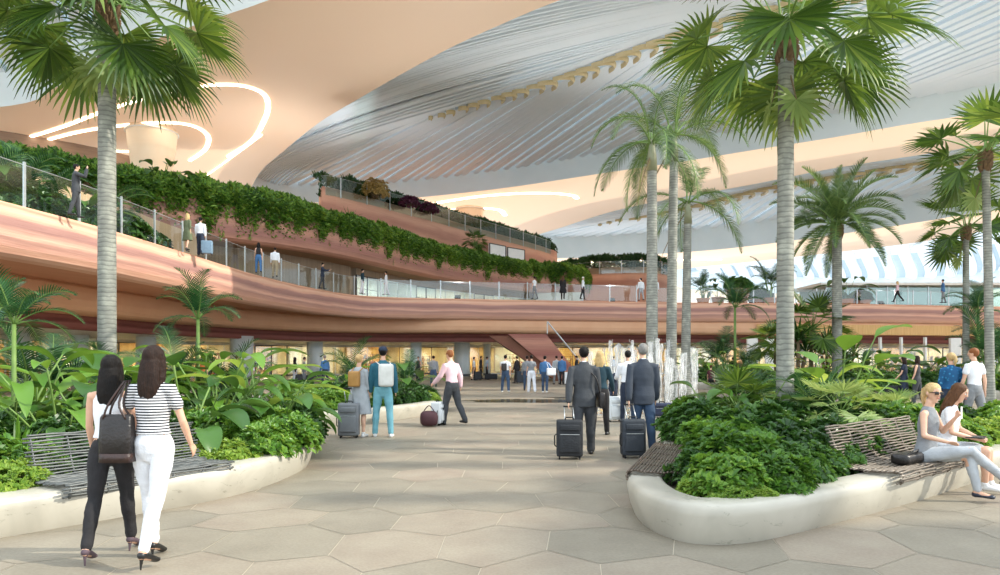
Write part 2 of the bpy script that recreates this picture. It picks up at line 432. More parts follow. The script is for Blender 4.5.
# glazed part: wall with lit bays
ib = [i for i in range(N2) if w1[i].x/w1[i].y*F+500 > 352 and w1[i].y < 100 and i < N2-8]
gw = [w1[i] for i in ib]
mb = MB(); strip(mb, zc(gw, 8.75), zc(gw, 9.45)); strip(mb, zc(gw, 6.6), zc(gw, 6.75)); struct(mb.build('wall_terrace_glazed', SLATW), 'header of the glazed terrace wall', 'wall')
gb = off(gw, normals(gw), 4)
mb = MB(); strip(mb, zc(gb, 6.6), zc(gb, 9.45)); struct(mb.build('wall_terrace_rooms', mat('bright_room','#e8e6de','#d8d5ca',.6,scale=.7)), 'pale back wall of the terrace rooms', 'wall')
L_ = resample(gw, 15)
for k in range(14):
    a, b = L_[k], L_[k+1]; mid = (a+b)/2; d = (b-a); ln = d.length; rz = math.atan2(d.y, d.x)
    w = MB()
    for x in (-ln/2, 0, ln/2): w.box((x, 0, 1.07), (.07, .1, 2.15))
    w.box((0,0,2.1), (ln,.08,.07)); w.box((0,0,.05), (ln,.08,.07)); w.box((0,0,1.0), (ln,.06,.04))
    o = w.build('window', METAL if k % 3 else DARKM); o.location = (mid.x, mid.y, 6.68); o.rotation_euler = (0,0,rz); o.name = 'window_%d' % (k+1)
    struct(o, 'glazed bay of the terrace rooms', 'window')
    g = MB(); g.box((0,0,1.07), (ln-.1,.015,2.1)); p = g.build('pane', GLASS, o)
    if k % 4 in (1, 2, 0):
        lp = MB(); nn = Vector((-d.y, d.x, 0)).normalized()
        lm = thing('ceiling_light', 'long flat ceiling light behind the terrace windows', 'light', tuple(mid + nn*2 + Vector((0,0,9.36))), rz, 'ceiling lights of the terrace rooms')
        q = MB(); q.box((0,0,0), (ln*.8,1.2,.04)); q.build('diffuser', LAMPC, lm)
        q = MB(); q.box((0,0,.03), (ln*.84,1.3,.04)); q.build('frame', METAL, lm)
mb = MB()
p = w1[ib[0]]; q = gb[0]
mb.face([(p.x,p.y,6.6),(q.x,q.y,6.6),(q.x,q.y,9.45),(p.x,p.y,9.45)]); struct(mb.build('wall_room_end', SLATW), 'end wall of the terrace rooms', 'wall')

# third level: round planted pod, its wall, and a further pod behind it
ZQ = 17.0
L3 = [(-24.6,95,0),(-21.2,82,0),(-18,70,0),(-16.6,64.3,0)] + [yz(*p, ZQ) for p in ((322,186),(345,191),(372,198),(400,206),(430,214),(470,226),(510,237),(535,244),(550,249))] + [(8.2,101,0),(7,108,0),(0,116,0)]
N3 = 70
e1 = catmull(L3, N3); o1 = normals(e1)
profile('wall_pod_front', e1, o1, [(1.2,17.0),(.1,17.02),(0,16.9),(-.05,15.5),(0,14.4),(.3,13.6),(.5,12.5),(.5,11.5)], EARTH3, 'pink layered wall of the highest terrace pod')
mb = MB(); mb.face([(p.x,p.y,16.7) for p in off(e1, o1, 1.1)] + [(-20,112,16.7)]); struct(mb.build('floor_pod', PLASTER), 'top of the highest terrace pod', 'floor')
# window opening in the pod wall
for k, (pa, pb) in enumerate(((489,505),(507,524))):
    Y_ = 84 + k*3; a = at(pa, 256, Y_-.8); b = at(pb, 258, Y_+1.5); d = b-a; d.z = 0; ln = d.length; mid = (a+b)/2
    w = MB(); w.box((0,0,0),(ln,.2,1.7)); o = w.build('window', mat('white_blind','#f2f4f2','#e6eaea',.5,scale=2)); o.name = 'window_%d' % (20+k)
    o.location = (mid.x, mid.y, 14.5); o.rotation_euler = (0,0,math.atan2(d.y,d.x)); struct(o, 'white window in the pink pod wall', 'window')
    w = MB(); w.box((0,-.12,.85),(ln,.08,.1)); w.box((0,-.12,-.85),(ln,.08,.1)); w.box((-ln/2,-.12,0),(.1,.08,1.7)); w.box((ln/2,-.12,0),(.1,.08,1.7)); w.build('window_frame', DARKM, o)
f1 = catmull([(8,118,0),(12,110,0),(17,107,0),(22,106.5,0),(25,108,0),(27,113,0),(26,120,0)], 40); q1 = normals(f1)
profile('wall_far_pod', f1, q1, [(1.2,15.6),(0,15.6),(-.1,14.5),(0,12.5),(.3,6.6)], EARTH3, 'pink wall of the far pod')
mb = MB(); mb.face([(p.x,p.y,15.5) for p in f1]); struct(mb.build('floor_far_pod', PLASTER), 'top of the far pod', 'floor')
# taupe wall closing the atrium behind the upper terrace
t1 = catmull([(-80,58,0),(-58,64,0),(-46,71,0),(-40,79,0),(-38.5,90,0),(-41,108,0)], 30)
mb = MB(); strip(mb, zc(t1, 11.6), zc(t1, 24.2)); struct(mb.build('wall_back_left', TAUPE), 'dark taupe striped wall behind the upper terrace', 'wall')

# ================= ceiling with leaf-shaped skylights =================
ZC = 24.0
def cz(px, py, Z=ZC): Y = (Z-EYE)*F/(HY-py); return Vector((X(px, Y), Y, 0))
B_near = [cz(252,186), cz(262,170), cz(285,150), cz(320,122), cz(360,98), cz(400,75), cz(450,48), cz(500,25), cz(560,0), Vector((9,40,0)), Vector((16,37.5,0)), Vector((26,36,0)), Vector((38,36,0)), Vector((48,39,0))]
B_far = [cz(254,192), cz(266,199), cz(285,202), cz(330,202), cz(400,199), cz(500,188.5), cz(604,173), cz(680,162), cz(750,150.5), cz(830,138), cz(903,125), cz(1000,108), Vector((52,51,0)), Vector((54,44,0))]
D_near = [cz(520,241), cz(540,234), cz(560,228), cz(600,215), cz(640,205), cz(700,194), cz(760,183), cz(830,169), cz(900,158), cz(1000,143), Vector((60,66,0)), Vector((75,62,0)), Vector((90,66,0))]
D_far = [cz(523,248), cz(535,254), cz(549,258), cz(590,257.5), cz(640,255), cz(700,251), cz(750,246), cz(840,234), cz(920,222), cz(1000,210), Vector((95,92,0)), Vector((102,78,0))]
F_near = [cz(640,274), cz(690,268), cz(750,262), cz(840,252), cz(920,242), cz(1000,229), Vector((100,108,0)), Vector((130,108,0))]
F_far = [Vector((60,225,0)), Vector((90,238,0)), Vector((150,236,0)), Vector((165,170,0))]
G_edge = [Vector((-70,66,0)), cz(0,107), cz(60,85), cz(130,50), cz(170,34), cz(210,20), cz(280,-5), Vector((-11,40,0))]
G_rest = [Vector((-12,36.0,0)), Vector((-24,35.5,0)), Vector((-50,36,0)), Vector((-78,44,0)), Vector((-80,58,0))]
def ring(a, b, n=60): return catmull(a, n) + catmull(b, n)[::-1]
holes = [ring(B_near, B_far), ring(D_near, D_far), ring(F_near, F_far, 30), catmull(G_edge, 40) + catmull(G_rest, 20)[::1]]
outer = [Vector((-100,34.5,0)), Vector((140,34.5,0)), Vector((180,60,0)), Vector((180,262,0)), Vector((-100,262,0))]
tri = geometry.tessellate_polygon([outer] + [h if k < 3 else h for k, h in enumerate(holes)])
allp = outer + [p for h in holes for p in h]
mb = MB(); mb.v = [(p.x, p.y, ZC) for p in allp]; mb.f = [tuple(t) for t in tri]; mb.m = [0]*len(mb.f)
struct(mb.build('ceiling', CEIL, fix=False), 'vast peach ceiling with leaf-shaped skylights', 'ceiling')

def normals(c):
    out = []
    for i in range(len(c)):
        d = (c[min(i+1, len(c)-1)] - c[max(i-1, 0)]).normalized(); out.append(Vector((-d.y, d.x, 0)))
    return out
GOLDF = mat('gold_fin','#c3b084','#cfbd94',.4,scale=1)
def dome(near, far, spine, rise, nr, tfs, width, name, label, reach=1.0, L0=.0):
    """recessed skylight: inner rim, backing and nested hairpin louvres"""
    rg = ring(near, far)
    mb = MB()
    a = zc(rg + [rg[0]], ZC); b = zc(rg + [rg[0]], ZC+rise)
    b = zc(rg + [rg[0]], ZC+rise+.8); strip(mb, a, b); struct(mb.build('trim_' + name, RIM, smooth=True), 'pale rim of the ' + label, 'trim')
    ctr = sum(rg, Vector((0,0,0)))/len(rg)
    big = [ctr + (p-ctr)*1.03 for p in rg]
    ztop = ZC + rise + .75
    mb = MB(); t2 = geometry.tessellate_polygon([big]); mb.v = [(p.x,p.y,ztop) for p in big]; mb.f = [tuple(t) for t in t2]; mb.m = [0]*len(mb.f)
    struct(mb.build('ceiling_backing_' + name, BACK), 'grey backing above the louvres of the ' + label, 'ceiling')
    NC, FC, SC = catmull(near, 200), catmull(far, 200), catmull(spine, 200)
    mb = MB(); zr = ZC + rise + .1; fin = MB()
    for j in range(nr):
        s = j/(nr-1)
        A = SC[int(199*s)]; T = (SC[min(199, int(199*s)+3)] - SC[max(0, int(199*s)-3)]).normalized(); Nn = Vector((-T.y, T.x, 0))
        if Nn.dot(ctr - A) > 0 and False: Nn = -Nn
        Fp = FC[min(199, int(199*(tfs[0] + (tfs[1]-tfs[0])*s)))]
        L_ = FC[int(199*tfs[0]*(1-s/.4)*.95)] if s < .4 else NC[int(199*.5*((s-.4)/.6)**1.4)]
        h = width*2.7*(.25+.75*min(1, s*5))
        toF = (Fp - A).normalized()
        side = T.cross(toF).z
        # near limb
        q0 = 6 if s < .4 else int(199*.5*((s-.4)/.6)**1.4)+4; d0 = (NC[q0+14]-NC[q0]).normalized(); d0 = (d0 + Vector((-d0.y, d0.x, 0))*(.10*min(1,(s-.4)*5) if s > .4 else 0)*(1 if Vector((-d0.y, d0.x, 0)).dot(SC[60]-NC[60]) > 0 else -1)).normalized(); ln = (A-L_).length
        P = [L_, L_ + d0*ln*.33, A - T*ln*.3 - (toF - T*toF.dot(T)).normalized()*h*0, A]
        limb = []
        for k in range(26):
            t = k/26; limb.append(P[0]*(1-t)**3 + P[1]*3*t*(1-t)**2 + P[2]*3*t*t*(1-t) + P[3]*t**3)
        perp = (toF - T*toF.dot(T)).normalized()
        hook = []
        for k in range(8):
            th = math.pi*k/7*.93
            hook.append(A + T*math.sin(th)*h*.9 + perp*(1-math.cos(th))*h*.55)
        E = hook[-1]; ln2 = (Fp-E).length; back = -T
        P = [E, E + back*min(ln2*.2, h*1.2), Fp - (Fp-A).normalized()*ln2*.4 + T*ln2*.03, Fp]
        far_l = []
        for k in range(1, 19):
            t = k/18; far_l.append(P[0]*(1-t)**3 + P[1]*3*t*(1-t)**2 + P[2]*3*t*t*(1-t) + P[3]*t**3)
        path = limb + hook + far_l
        fp = resample(hook, 12); fn = normals(fp); fr = []
        for k, (p, q) in enumerate(zip(fp, fn)):
            w = width*.22*math.sin(math.pi*(k+.6)/12.2); p = p - q*width*.1
            fr.append([Vector((p.x,p.y,zr-.42)) + q*w*a + Vector((0,0,b)) for a, b in ((-1,.08),(0,-.1),(1,.08),(1,.3),(-1,.3))])
        fin.rings(fr)
        # swept section: broad flat underside, tilted a little
        rings_ = []
        for k, p in enumerate(path):
            d = (path[min(k+1, len(path)-1)] - path[max(k-1, 0)]); 
            if d.length < 1e-6: d = Vector((1,0,0))
            d.normalize(); n_ = Vector((-d.y, d.x, 0)); kk_ = min(1, max(0, (k-26)/26)); W_ = width*(.52 + .48*kk_); w = W_/2
            rings_.append([Vector((p.x, p.y, zr)) + n_*w*q[0] + Vector((0,0,q[1]*max(W_, .55))) for q in ((-1,.0),(-.5,-.12),(1,.12),(1,.62),(-1,.5))])
        mb.rings(rings_, cap=True)
    nn_ = normals(NC); sgn = 1 if nn_[60].dot(SC[60]-NC[60]) > 0 else -1
    for k in range(16):
        o_ = (k-1)*width*1.05; pth = [NC[i]+nn_[i]*sgn*o_ for i in range(2, 150, 4)]; rr_ = []
        for i, p in enumerate(pth):
            d = (pth[min(i+1,len(pth)-1)]-pth[max(i-1,0)]).normalized(); q = Vector((-d.y,d.x,0))*width*.44
            rr_.append([Vector((p.x,p.y,zr+.42)) + q*a + Vector((0,0,b)) for a, b in ((-1,0),(1,0),(1,.1),(-1,.1))])
        mb.rings(rr_)
    struct(fin.build('trim_fins_' + name, GOLDF), 'gold curled fins along the spine of the ' + label, 'trim')
    struct(mb.build('trim_louvres_' + name, RIB, smooth=False), 'white louvre blades curving inside the ' + label, 'trim')

dome(B_near, B_far, [Vector((-7,71.5,0)), Vector((-5,69.4,0)), Vector((5.2,60.9,0)), Vector((11,55,0)), Vector((15,51.5,0)), Vector((24,46,0)), Vector((40,41.5,0)), Vector((66,40,0))], 2.3, 60, (.07,.87), .62, 'great_skylight', 'great leaf-shaped skylight')
dome(D_near, D_far, [cz(600,222,29), cz(680,205,29), cz(760,185,29), cz(840,171,29), cz(920,158,29), cz(1000,147,29), Vector((80,76,0)), Vector((92,74,0))], 4.5, 40, (.04,.88), 1.15, 'second_skylight', 'second skylight')
dome(F_near, F_far, [Vector((52,190,0)), Vector((70,165,0)), Vector((95,130,0)), Vector((120,115,0))], 5, 26, (.05,.95), 3.5, 'far_skylight', 'far skylight')
# the skylight over the left corner: rim, backing and dark slots
rg = catmull(G_edge, 40); rr = rg + catmull(G_rest, 20)
mb = MB(); strip(mb, zc(rg, ZC), zc(rg, ZC+4.1)); struct(mb.build('trim_corner_skylight', RIM), 'pale rim of the corner skylight', 'trim')
mb = MB(); mb.face([(p.x,p.y,ZC+4.1) for p in rr]); struct(mb.build('ceiling_backing_corner', BACK), 'grey backing of the corner skylight', 'ceiling')
mb = MB()
for k in range(46):
    x = -88 + k*1.85; mb.bar((x, 74, ZC+3.3), (x+17, 30, ZC+3.3), 1.25, .5)
struct(mb.build('trim_louvres_corner', RIB), 'white louvre blades of the corner skylight', 'trim')

# cream columns flaring into the ceiling, and the light coves
def column(px, py_top, Y, r, zb, name, label):
    t = thing('column', label, 'column', (X(px, Y), Y, zb)); H_ = ZC - zb
    mb = MB(); n = 40; R_ = []
    prof = [(r,0),(r,H_*.5),(r*1.02,H_*.62),(r*1.08,H_*.72),(r*1.16,H_*.82)]
    for k in range(5): prof += [(r*(1.2+.02*k), H_*(.84+.028*k)), (r*(1.23+.02*k), H_*(.855+.028*k))]
    prof += [(r*1.36,H_*.985),(r*1.3,H_)]
    mb.rings([[Vector((a*math.cos(2*math.pi*j/n), a*math.sin(2*math.pi*j/n), z)) for j in range(n)] for a, z in prof])
    mb.build('shaft', CREAMCOL, t, smooth=True)
    tt = MB(); tt.tube([Vector((r*1.36*math.cos(2*math.pi*j/n), r*1.36*math.sin(2*math.pi*j/n), H_*.975)) for j in range(n)], .07, 6, closed=True); tt.build('collar', WHITE, t, smooth=True)
    t['kind'] = 'structure'
column(152, 136, 68.5, 1.75, 11.6, 'column', 'flaring cream column rising from the upper terrace to the ceiling')
column(470, 214, 104, 1.6, 14, 'column', 'distant cream column behind the planted pod')
def cove(pts, w, label, Z=ZC-.06):
    P = catmull([cz(*p) for p in pts], 90); mb = MB(); n_ = normals(P)
    rings_ = [[Vector((p.x,p.y,Z)) + q*a*w/2 + Vector((0,0,b*.08)) for a, b in ((-1,0),(-.6,-1),(.6,-1),(1,0),(.6,.6),(-.6,.6))] for p, q in zip(P, n_)]
    mb.rings(rings_); o = mb.build('cove_light', LED); tag(o, label, 'light'); return o
cove([(-20,149),(20,139),(60,127),(100,112),(140,99),(180,89),(215,84),(243,85),(262,92),(268,103),(265,118),(252,140),(228,156)], .42, 'long curved cove light sweeping across the ceiling behind the left palm')
cove([(38,142),(80,131),(130,124),(170,122),(195,126),(208,136),(205,149),(190,160)], .45, 'shorter curved cove light looping over the flaring column')
cove([(72,151),(100,150),(130,151)], .35, 'short straight cove light beside the top of the flaring column')
cove([(195,183),(230,158),(262,134)], .12, 'thin cove line running up the ceiling beyond the flaring column')
cove([(404,209),(440,202),(480,196),(520,193),(552,193),(572,195),(577,198)], .75, 'upper curved cove light beneath the great skylight')
cove([(428,213),(455,209),(485,208),(500,210),(505,215)], .75, 'lower curved cove light just above the pod planting')
cove([(547,263.5),(590,262),(640,260.5),(690,259.5),(721,259.5)], 1.6, 'far straight cove light below the second skylight')
cove([(598,266),(630,266),(656,268)], 1.2, 'far short cove light above the far pod')

mb = MB(); mb.face([(-100,262.2,0),(180.2,262.2,0),(180.2,262.2,ZC),(-100,262.2,ZC)]); mb.face([(180.2,60,0),(180.2,262,0),(180.2,262,ZC),(180.2,60,ZC)]); struct(mb.build('wall_far', WHITE), 'pale far wall added to block low sky light', 'wall')  # added to keep low sky light off the far skylight

g_ = [p for p in off(c2, n1, -.2) if 752 < p.x/p.y*F+500 < 992 and p.y > 40]
mb = MB(); strip(mb, zc(g_, 3.82), zc(g_, 4.72)); strip(mb, zc(g_, 4.72), zc([p+Vector((0,.25,0)) for p in g_], 4.72)); struct(mb.build('wall_gold_band', GOLDW), 'gold board band over the right-hand shops', 'wall')
# ================= stone planters =================
def marble():
    m, nt, b = nt_of('worn_cream_stone'); N, L = nt.nodes, nt.links
    tc = N.new('ShaderNodeTexCoord')
    n = N.new('ShaderNodeTexNoise'); n.inputs['Scale'].default_value=1.2; n.inputs['Detail'].default_value=7; n.inputs['Distortion'].default_value=1.2
    L.new(tc.outputs['Object'], n.inputs['Vector'])
    r = ramp(nt, [(.3,'#a5a093'),(.5,'#b4afa1'),(.75,'#c2bdb0')]); L.new(n.outputs['Fac'], r.inputs[0])
    v = N.new('ShaderNodeTexNoise'); v.inputs['Scale'].default_value=2.6; v.inputs['Detail'].default_value=9; v.inputs['Roughness'].default_value=.7; v.inputs['Distortion'].default_value=2.5
    mp = N.new('ShaderNodeMapping'); mp.inputs['Scale'].default_value=(1,1,2.4); L.new(tc.outputs['Object'], mp.inputs[0]); L.new(mp.outputs[0], v.inputs['Vector'])
    r2 = ramp(nt, [(.60,'#ffffff'),(.66,'#9aa093'),(.70,'#ffffff')]); L.new(v.outputs['Fac'], r2.inputs[0])
    mx = N.new('ShaderNodeMix'); mx.data_type='RGBA'; mx.blend_type='MULTIPLY'; mx.inputs[0].default_value=.55
    L.new(r.outputs[0], mx.inputs[6]); L.new(r2.outputs[0], mx.inputs[7]); L.new(mx.outputs[2], b.inputs['Base Color'])
    b.inputs['Roughness'].default_value=.35
    return m
STONE = marble()
SOIL = mat('dark_soil', '#2f2a20', '#453c2c', .95, scale=9, bump=.8)
HW = .36
def planter(name, outline, ledge, label, soil_z=.27, open_ends=None):
    """solid kerb wall with rounded lip following a closed outline; soil inside. outline runs clockwise seen from above or not: ledge is measured inwards"""
    P = outline; n = len(P); ctr = sum((Vector(p) for p in P), Vector((0,0,0)))/n
    area = sum(P[i].x*P[(i+1)%n].y - P[(i+1)%n].x*P[i].y for i in range(n))
    sg = 1 if area > 0 else -1                     # inward normal = left of travel when counter-clockwise
    nr = []
    for i in range(n):
        d = (P[(i+1)%n]-P[i-1]).normalized(); nr.append(Vector((-d.y, d.x, 0))*sg)
    prof = [(.07,0),(.03,.1),(.0,HW*.7),(.005,HW-.05),(.02,HW-.02),(.05,HW),(ledge-.03,HW),(ledge,HW-.015),(ledge,soil_z-.1)]
    rings_ = [[Vector((P[i].x+nr[i].x*o, P[i].y+nr[i].y*o, z)) for o, z in prof] for i in range(n)]
    t = thing(name, label, 'planter', (0,0,0))
    mb = MB(); mb.rings(rings_, cap=False, closed=True)
    # drop the closing face column between last and first profile point
    k = len(prof); mb.f = [f for f in mb.f if not (len({(v % k) for v in f} & {0, k-1}) == 2 and len({(v % k) for v in f}) == 2)]
    mb.m = [0]*len(mb.f)
    o = mb.build('kerb_wall', STONE, t, smooth=True)
    inner = [P[i]+nr[i]*(ledge-.01) for i in range(n)]
    mb = MB(); tr = geometry.tessellate_polygon([inner]); mb.v = [(p.x,p.y,soil_z) for p in inner]; mb.f = [tuple(q) for q in tr]; mb.m=[0]*len(mb.f)
    mb.build('soil', SOIL, t)
    return t
def rounded(pts, rad, step=.12):
    """polyline corners rounded; pts = (x, y, radius)"""
    out = []; n = len(pts)
    for i in range(n):
        p0, p, p2 = Vector((*pts[i-1][:2],0)), Vector((*pts[i][:2],0)), Vector((*pts[(i+1)%n][:2],0))
        r = pts[i][2] if len(pts[i]) > 2 else rad
        a = (p0-p).normalized(); b = (p2-p).normalized()
        r = min(r, (p0-p).length*.45, (p2-p).length*.45)
        A, B = p+a*r, p+b*r
        for k in range(9):
            t = k/8; out.append(A*(1-t)**2 + p*2*t*(1-t) + B*t*t)
    # resample long stretches
    res = []
    for i in range(len(out)):
        a, b = out[i], out[(i+1) % len(out)]
        m_ = max(1, int((b-a).length/.35))
        for k in range(m_): res.append(a.lerp(b, k/m_))
    ln_ = sum((res[(i+1)%len(res)]-res[i]).length for i in range(len(res)))
    res = resample(res+[res[0]], int(ln_/.16)+1)[:-1]
    for _ in range(22): res = [(res[i-1]+res[i]*2+res[(i+1)%len(res)])/4 for i in range(len(res))]
    return res
left_outline = rounded([(-5.6,4.6,.3),(-4.42,6.19,.3),(-2.9,8.1,1.2),(-2.78,9.4,.8),(-2.72,10.45,.2),(-4.1,14.2,.6),(-9,15.4,1),(-20,16,1),(-20,4.6,1)], .4)
planter('planter', left_outline, .5, 'long pale stone planter on the left that carries the slatted grey bench')
mid_outline = rounded([(-4.9,15.9,.3),(-3.4,16.6,.5),(-1.75,20.4,.35),(-2.2,22.2,.5),(-6,24,1),(-16,24,1),(-16,18.2,1),(-7,16.8,1)], .4)
planter('planter', mid_outline, .4, 'stone planter beyond the left one, behind the couple in grey and teal')
right_outline = rounded([(1.38,5.35,1.0),(3.3,6.75,.6),(4.6,7.68,.8),(7.2,9.85,1.2),(10.6,12.0,.6),(10.8,13.1,.6),(8,12.9,1),(4.5,13.8,1),(3.0,12.6,.9),(2.05,9.2,.8),(1.22,7.6,.8)], .4)
planter('planter', right_outline, .36, 'bulbous pale stone planter at the lower right with the seated women')
back_outline = rounded([(9.6,37.4,.5),(12.6,35.9,1),(14.5,28.5,1),(30,27,.5),(34,44,1),(16,46,1),(10,44,1.5)], .5)
planter('planter', back_outline, .4, 'low stone planter at the right behind the path')

# ================= slatted rod benches =================
RODG = mat('weathered_grey_rod', '#4c4f4f', '#6b6e6c', .45, .3, scale=12)
RODT = mat('taupe_rod', '#6e6459', '#8a7f73', .45, .3, scale=12)
RODD = mat('dark_bronze_rod', '#5b4f45', '#776a5e', .45, .3, scale=12)
def bench(F0, F1, m, label, back=.47, depth=.62, nlen=28, flip=1, rod=.0118, lean=.1):
    F0, F1 = Vector((*F0,0)), Vector((*F1,0)); d = (F1-F0).normalized(); ln = (F1-F0).length
    rz = math.atan2(d.y, d.x)
    t = thing('slatted_bench', label, 'bench', (F0.x, F0.y, HW), rz)
    # profile in (y inward, z up)
    pf = [(-.02,-.06),(-.055,-.03),(-.05,.03),(-.01,.055),(.1,.05),(.3,.04),(depth-.14,.05)]
    if back: pf += [(depth-.05,.09),(depth+.0,.17),(depth+lean*.5,.3),(depth+lean,back-.03),(depth+lean+.03,back)]
    else: pf += [(depth,.05),(depth+.04,.02),(depth+.03,-.04)]
    P = catmull([(0,y,z) for y, z in pf], 200)
    L_ = sum((b-a).length for a, b in zip(P, P[1:])); nrod = int(L_/.034)
    mb = MB()
    for k in range(nrod+1):
        p = P[min(199, int(199*k/nrod))]; pts = []
        for i in range(nlen):
            x = ln*i/(nlen-1)
            w = .004*math.sin(x*9+k*1.3) + .0025*math.sin(x*19+k*2.1)
            inset = .04*math.sin(k*1.7)
            pts.append((min(max(x+inset*(1 if i in (0, nlen-1) else 0), -.02), ln+.02), p.y+w*.4, p.z+w))
        mb.tube(pts, rod, 5)
    mb.build('rods', m, t, smooth=True)
    nrib = 6
    for k in range(nrib):
        x = ln*(.03+.94*k/(nrib-1)); mb = MB()
        mb.tube([(x, p.y, p.z-.012) for p in P[::6]], .011, 6); mb.build('rib', m, t, smooth=True)
    for k in range(3):
        x = ln*(.12+.38*k); 
        for y in (.1, depth-.15): mb = MB(); mb.bar((x,y,.004),(x,y,.045),.05,.03); mb.build('foot', m, t)
    return t
bench((-4.10,6.55),(-3.12,8.12), RODG, 'grey slatted rod bench with curved back on the left planter behind two walking women', flip=1)
bench((4.12,7.30),(5.95,8.80), RODT, 'taupe slatted rod bench with a curved back where the two women sit')
b3 = bench((2.25,9.95),(1.40,7.45), RODD, 'short backless dark rod bench at the narrow left end of the lower right planter', back=0, depth=.5)

# ================= ground floor: columns, shops, stair =================
def grey_column(px, Y, r, label):
    t = thing('column', label, 'column', (X(px,Y), Y, 0)); t['kind'] = 'structure'
    mb = MB(); n = 28
    mb.rings([[Vector((a*math.cos(2*math.pi*j/n), a*math.sin(2*math.pi*j/n), z)) for j in range(n)] for a, z in ((r,.18),(r,1.5),(r,3.3))]); mb.build('shaft', PAINTCOL, t, smooth=True)
    mb = MB(); mb.rings([[Vector((a*math.cos(2*math.pi*j/n), a*math.sin(2*math.pi*j/n), z)) for j in range(n)] for a, z in ((r*1.04,0),(r*1.04,.18),(r,.19))]); mb.build('plinth', DARKM, t)
for px, Y, r, lab in ((146,47,.62,'pale column in front of the shops, just right of the left palm trunk'),(242,52,.82,'broad pale column in front of the shops above the leafy bed'),(315,61,.68,'pale column standing beside the person in the blue shirt'),(416,64,.52,'pale column behind the couple and the palm leaves'),(462,66,.75,'broad white column behind the person in the pink shirt'),(487,69,.36,'slim pale column by the group of three travellers'),(80,44,.5,'pale column half hidden by the leftmost plants'),(20,40,.5,'pale column at the far left edge behind palms')):
    grey_column(px, Y, r, lab)
# shop line
SH = catmull([(-42,24,0),(-36,34,0),(-31,46,0),(-26,58,0),(-19,68,0),(-8,73,0),(5,74,0),(22,74.5,0),(36,76,0),(60,79,0),(78,84,0)], 61)
ns = normals(SH)
SB = off(SH, ns, 5.0)
mb = MB(); strip(mb, zc(SH,2.85), zc(SH,3.15)); struct(mb.build('wall_shop_header', WHITE), 'pale header over the shop windows', 'wall')
mb = MB(); strip(mb, zc(SB,0), zc(SB,3.15)); struct(mb.build('wall_shop_back', CREAM), 'warm cream back wall of the shops', 'wall')
mb = MB(); strip(mb, zc(SH,3.12), zc(SB,3.12)); struct(mb.build('ceiling_shops', CREAM), 'ceiling of the shops', 'ceiling')
mb = MB(); strip(mb, [p+Vector((0,0,.012)) for p in off(SH, ns, -12)], [p+Vector((0,0,.012)) for p in SB]); 
struct(mb.build('floor_concourse', mat('polished_beige_stone','#c2b49c','#b5a78f',.22,scale=1.5)), 'polished beige floor in front of the shops', 'floor')
SHOPBACK = [mat('lit_panel_%s' % n, c1, c2, .5, scale=2) for n, c1, c2 in (('cream','#f4e2b8','#ead09a'),('gold','#e2bb72','#cf9f52'),('white','#f6f4ee','#eceae2'),('ochre','#d9b57c','#c69d5c'))]
GOODS = [mat('goods_%d' % i, c, None, .5) for i, c in enumerate(('#8a3b2c','#d8cfc0','#3c4a5c','#c7a35a','#5c6b4a','#e9e2d4','#6b4a36'))]
kk = 0
for i in range(0, 60, 2):
    a, b = SH[i], SH[i+2]; d = b-a; ln = d.length; rz = math.atan2(d.y, d.x); mid = (a+b)/2; n_ = Vector((-d.y,d.x,0)).normalized()
    pxm = mid.x/mid.y*F+500
    if not (-30 < pxm < 1040): continue
    if 760 < pxm < 0: continue
    kk += 1
    w = MB()
    for x in (-ln/2, -ln/6, ln/6): w.box((x,0,1.42),(.06,.1,2.85))
    w.box((0,0,2.82),(ln,.1,.08)); w.box((0,0,.06),(ln,.1,.12))
    o = w.build('window', METAL if i % 3 else DARKM); o.name = 'window_%d' % (40+kk); o.location = (mid.x, mid.y, .013); o.rotation_euler = (0,0,rz)
    struct(o, 'glazed shop front', 'window')
    g = MB(); g.box((0,.0,1.4),(ln-.1,.015,2.7)); g.build('pane', GLASS, o)
    p = mid + n_*4.85
    w = MB(); w.box((0,0,1.55),(ln*.92,.08,2.9)); w.box((-ln*.3,-.05,1.6),(.05,.06,2.8)); w.box((ln*.12,-.05,1.6),(.05,.06,2.8))
    o = w.build('shop_wall_panel', SHOPBACK[(i//2*7) % 4]); o.location = (p.x,p.y,.1); o.rotation_euler=(0,0,rz); struct(o, 'warm lit panel at the back of a shop', 'wall')
    p = mid + n_*2.5
    lt = thing('ceiling_light', 'round warm ceiling light inside a ground floor shop', 'light', (p.x,p.y,3.02), rz, 'shop ceiling lights')
    w = MB(); w.tube([(0,0,0),(0,0,.05)], .55, 16); w.build('diffuser', LAMPW, lt); w = MB(); w.tube([(0,0,.03),(0,0,.09)], .62, 16); w.build('frame', METAL, lt)
    if (i//2) % 3 != 1:
        p = mid + n_*3.4; hs = 1.9 + .5*((i//2*5) % 3)*.5
        st = thing('display_shelf', 'tall brown display shelf of goods inside a ground floor shop', 'shelf', (p.x,p.y,.013), rz, 'display shelves in the shops')
        w = MB()
        for x in (-1.1,-.37,.37,1.1): w.box((x,0,hs/2),(.06,.4,hs))
        w.build('frame', WOOD, st)
        for q in range(5):
            w = MB(); w.box((0,0,.1+q*(hs-.15)/4),(2.2,.4,.04)); w.build('shelf', WOOD, st)
        w = MB()
        for q in range(4):
            x = -1.0
            while x < 1.0:
                ww = rnd.uniform(.07,.2); hh = rnd.uniform(.15,.36); w.box((x+ww/2,-.03,.12+q*(hs-.15)/4+hh/2),(ww*.85,.25,hh),0,rnd.randrange(7)); x += ww+rnd.uniform(.01,.1)
        g_ = w.build('goods', GOODS, st); g_['kind'] = 'stuff'
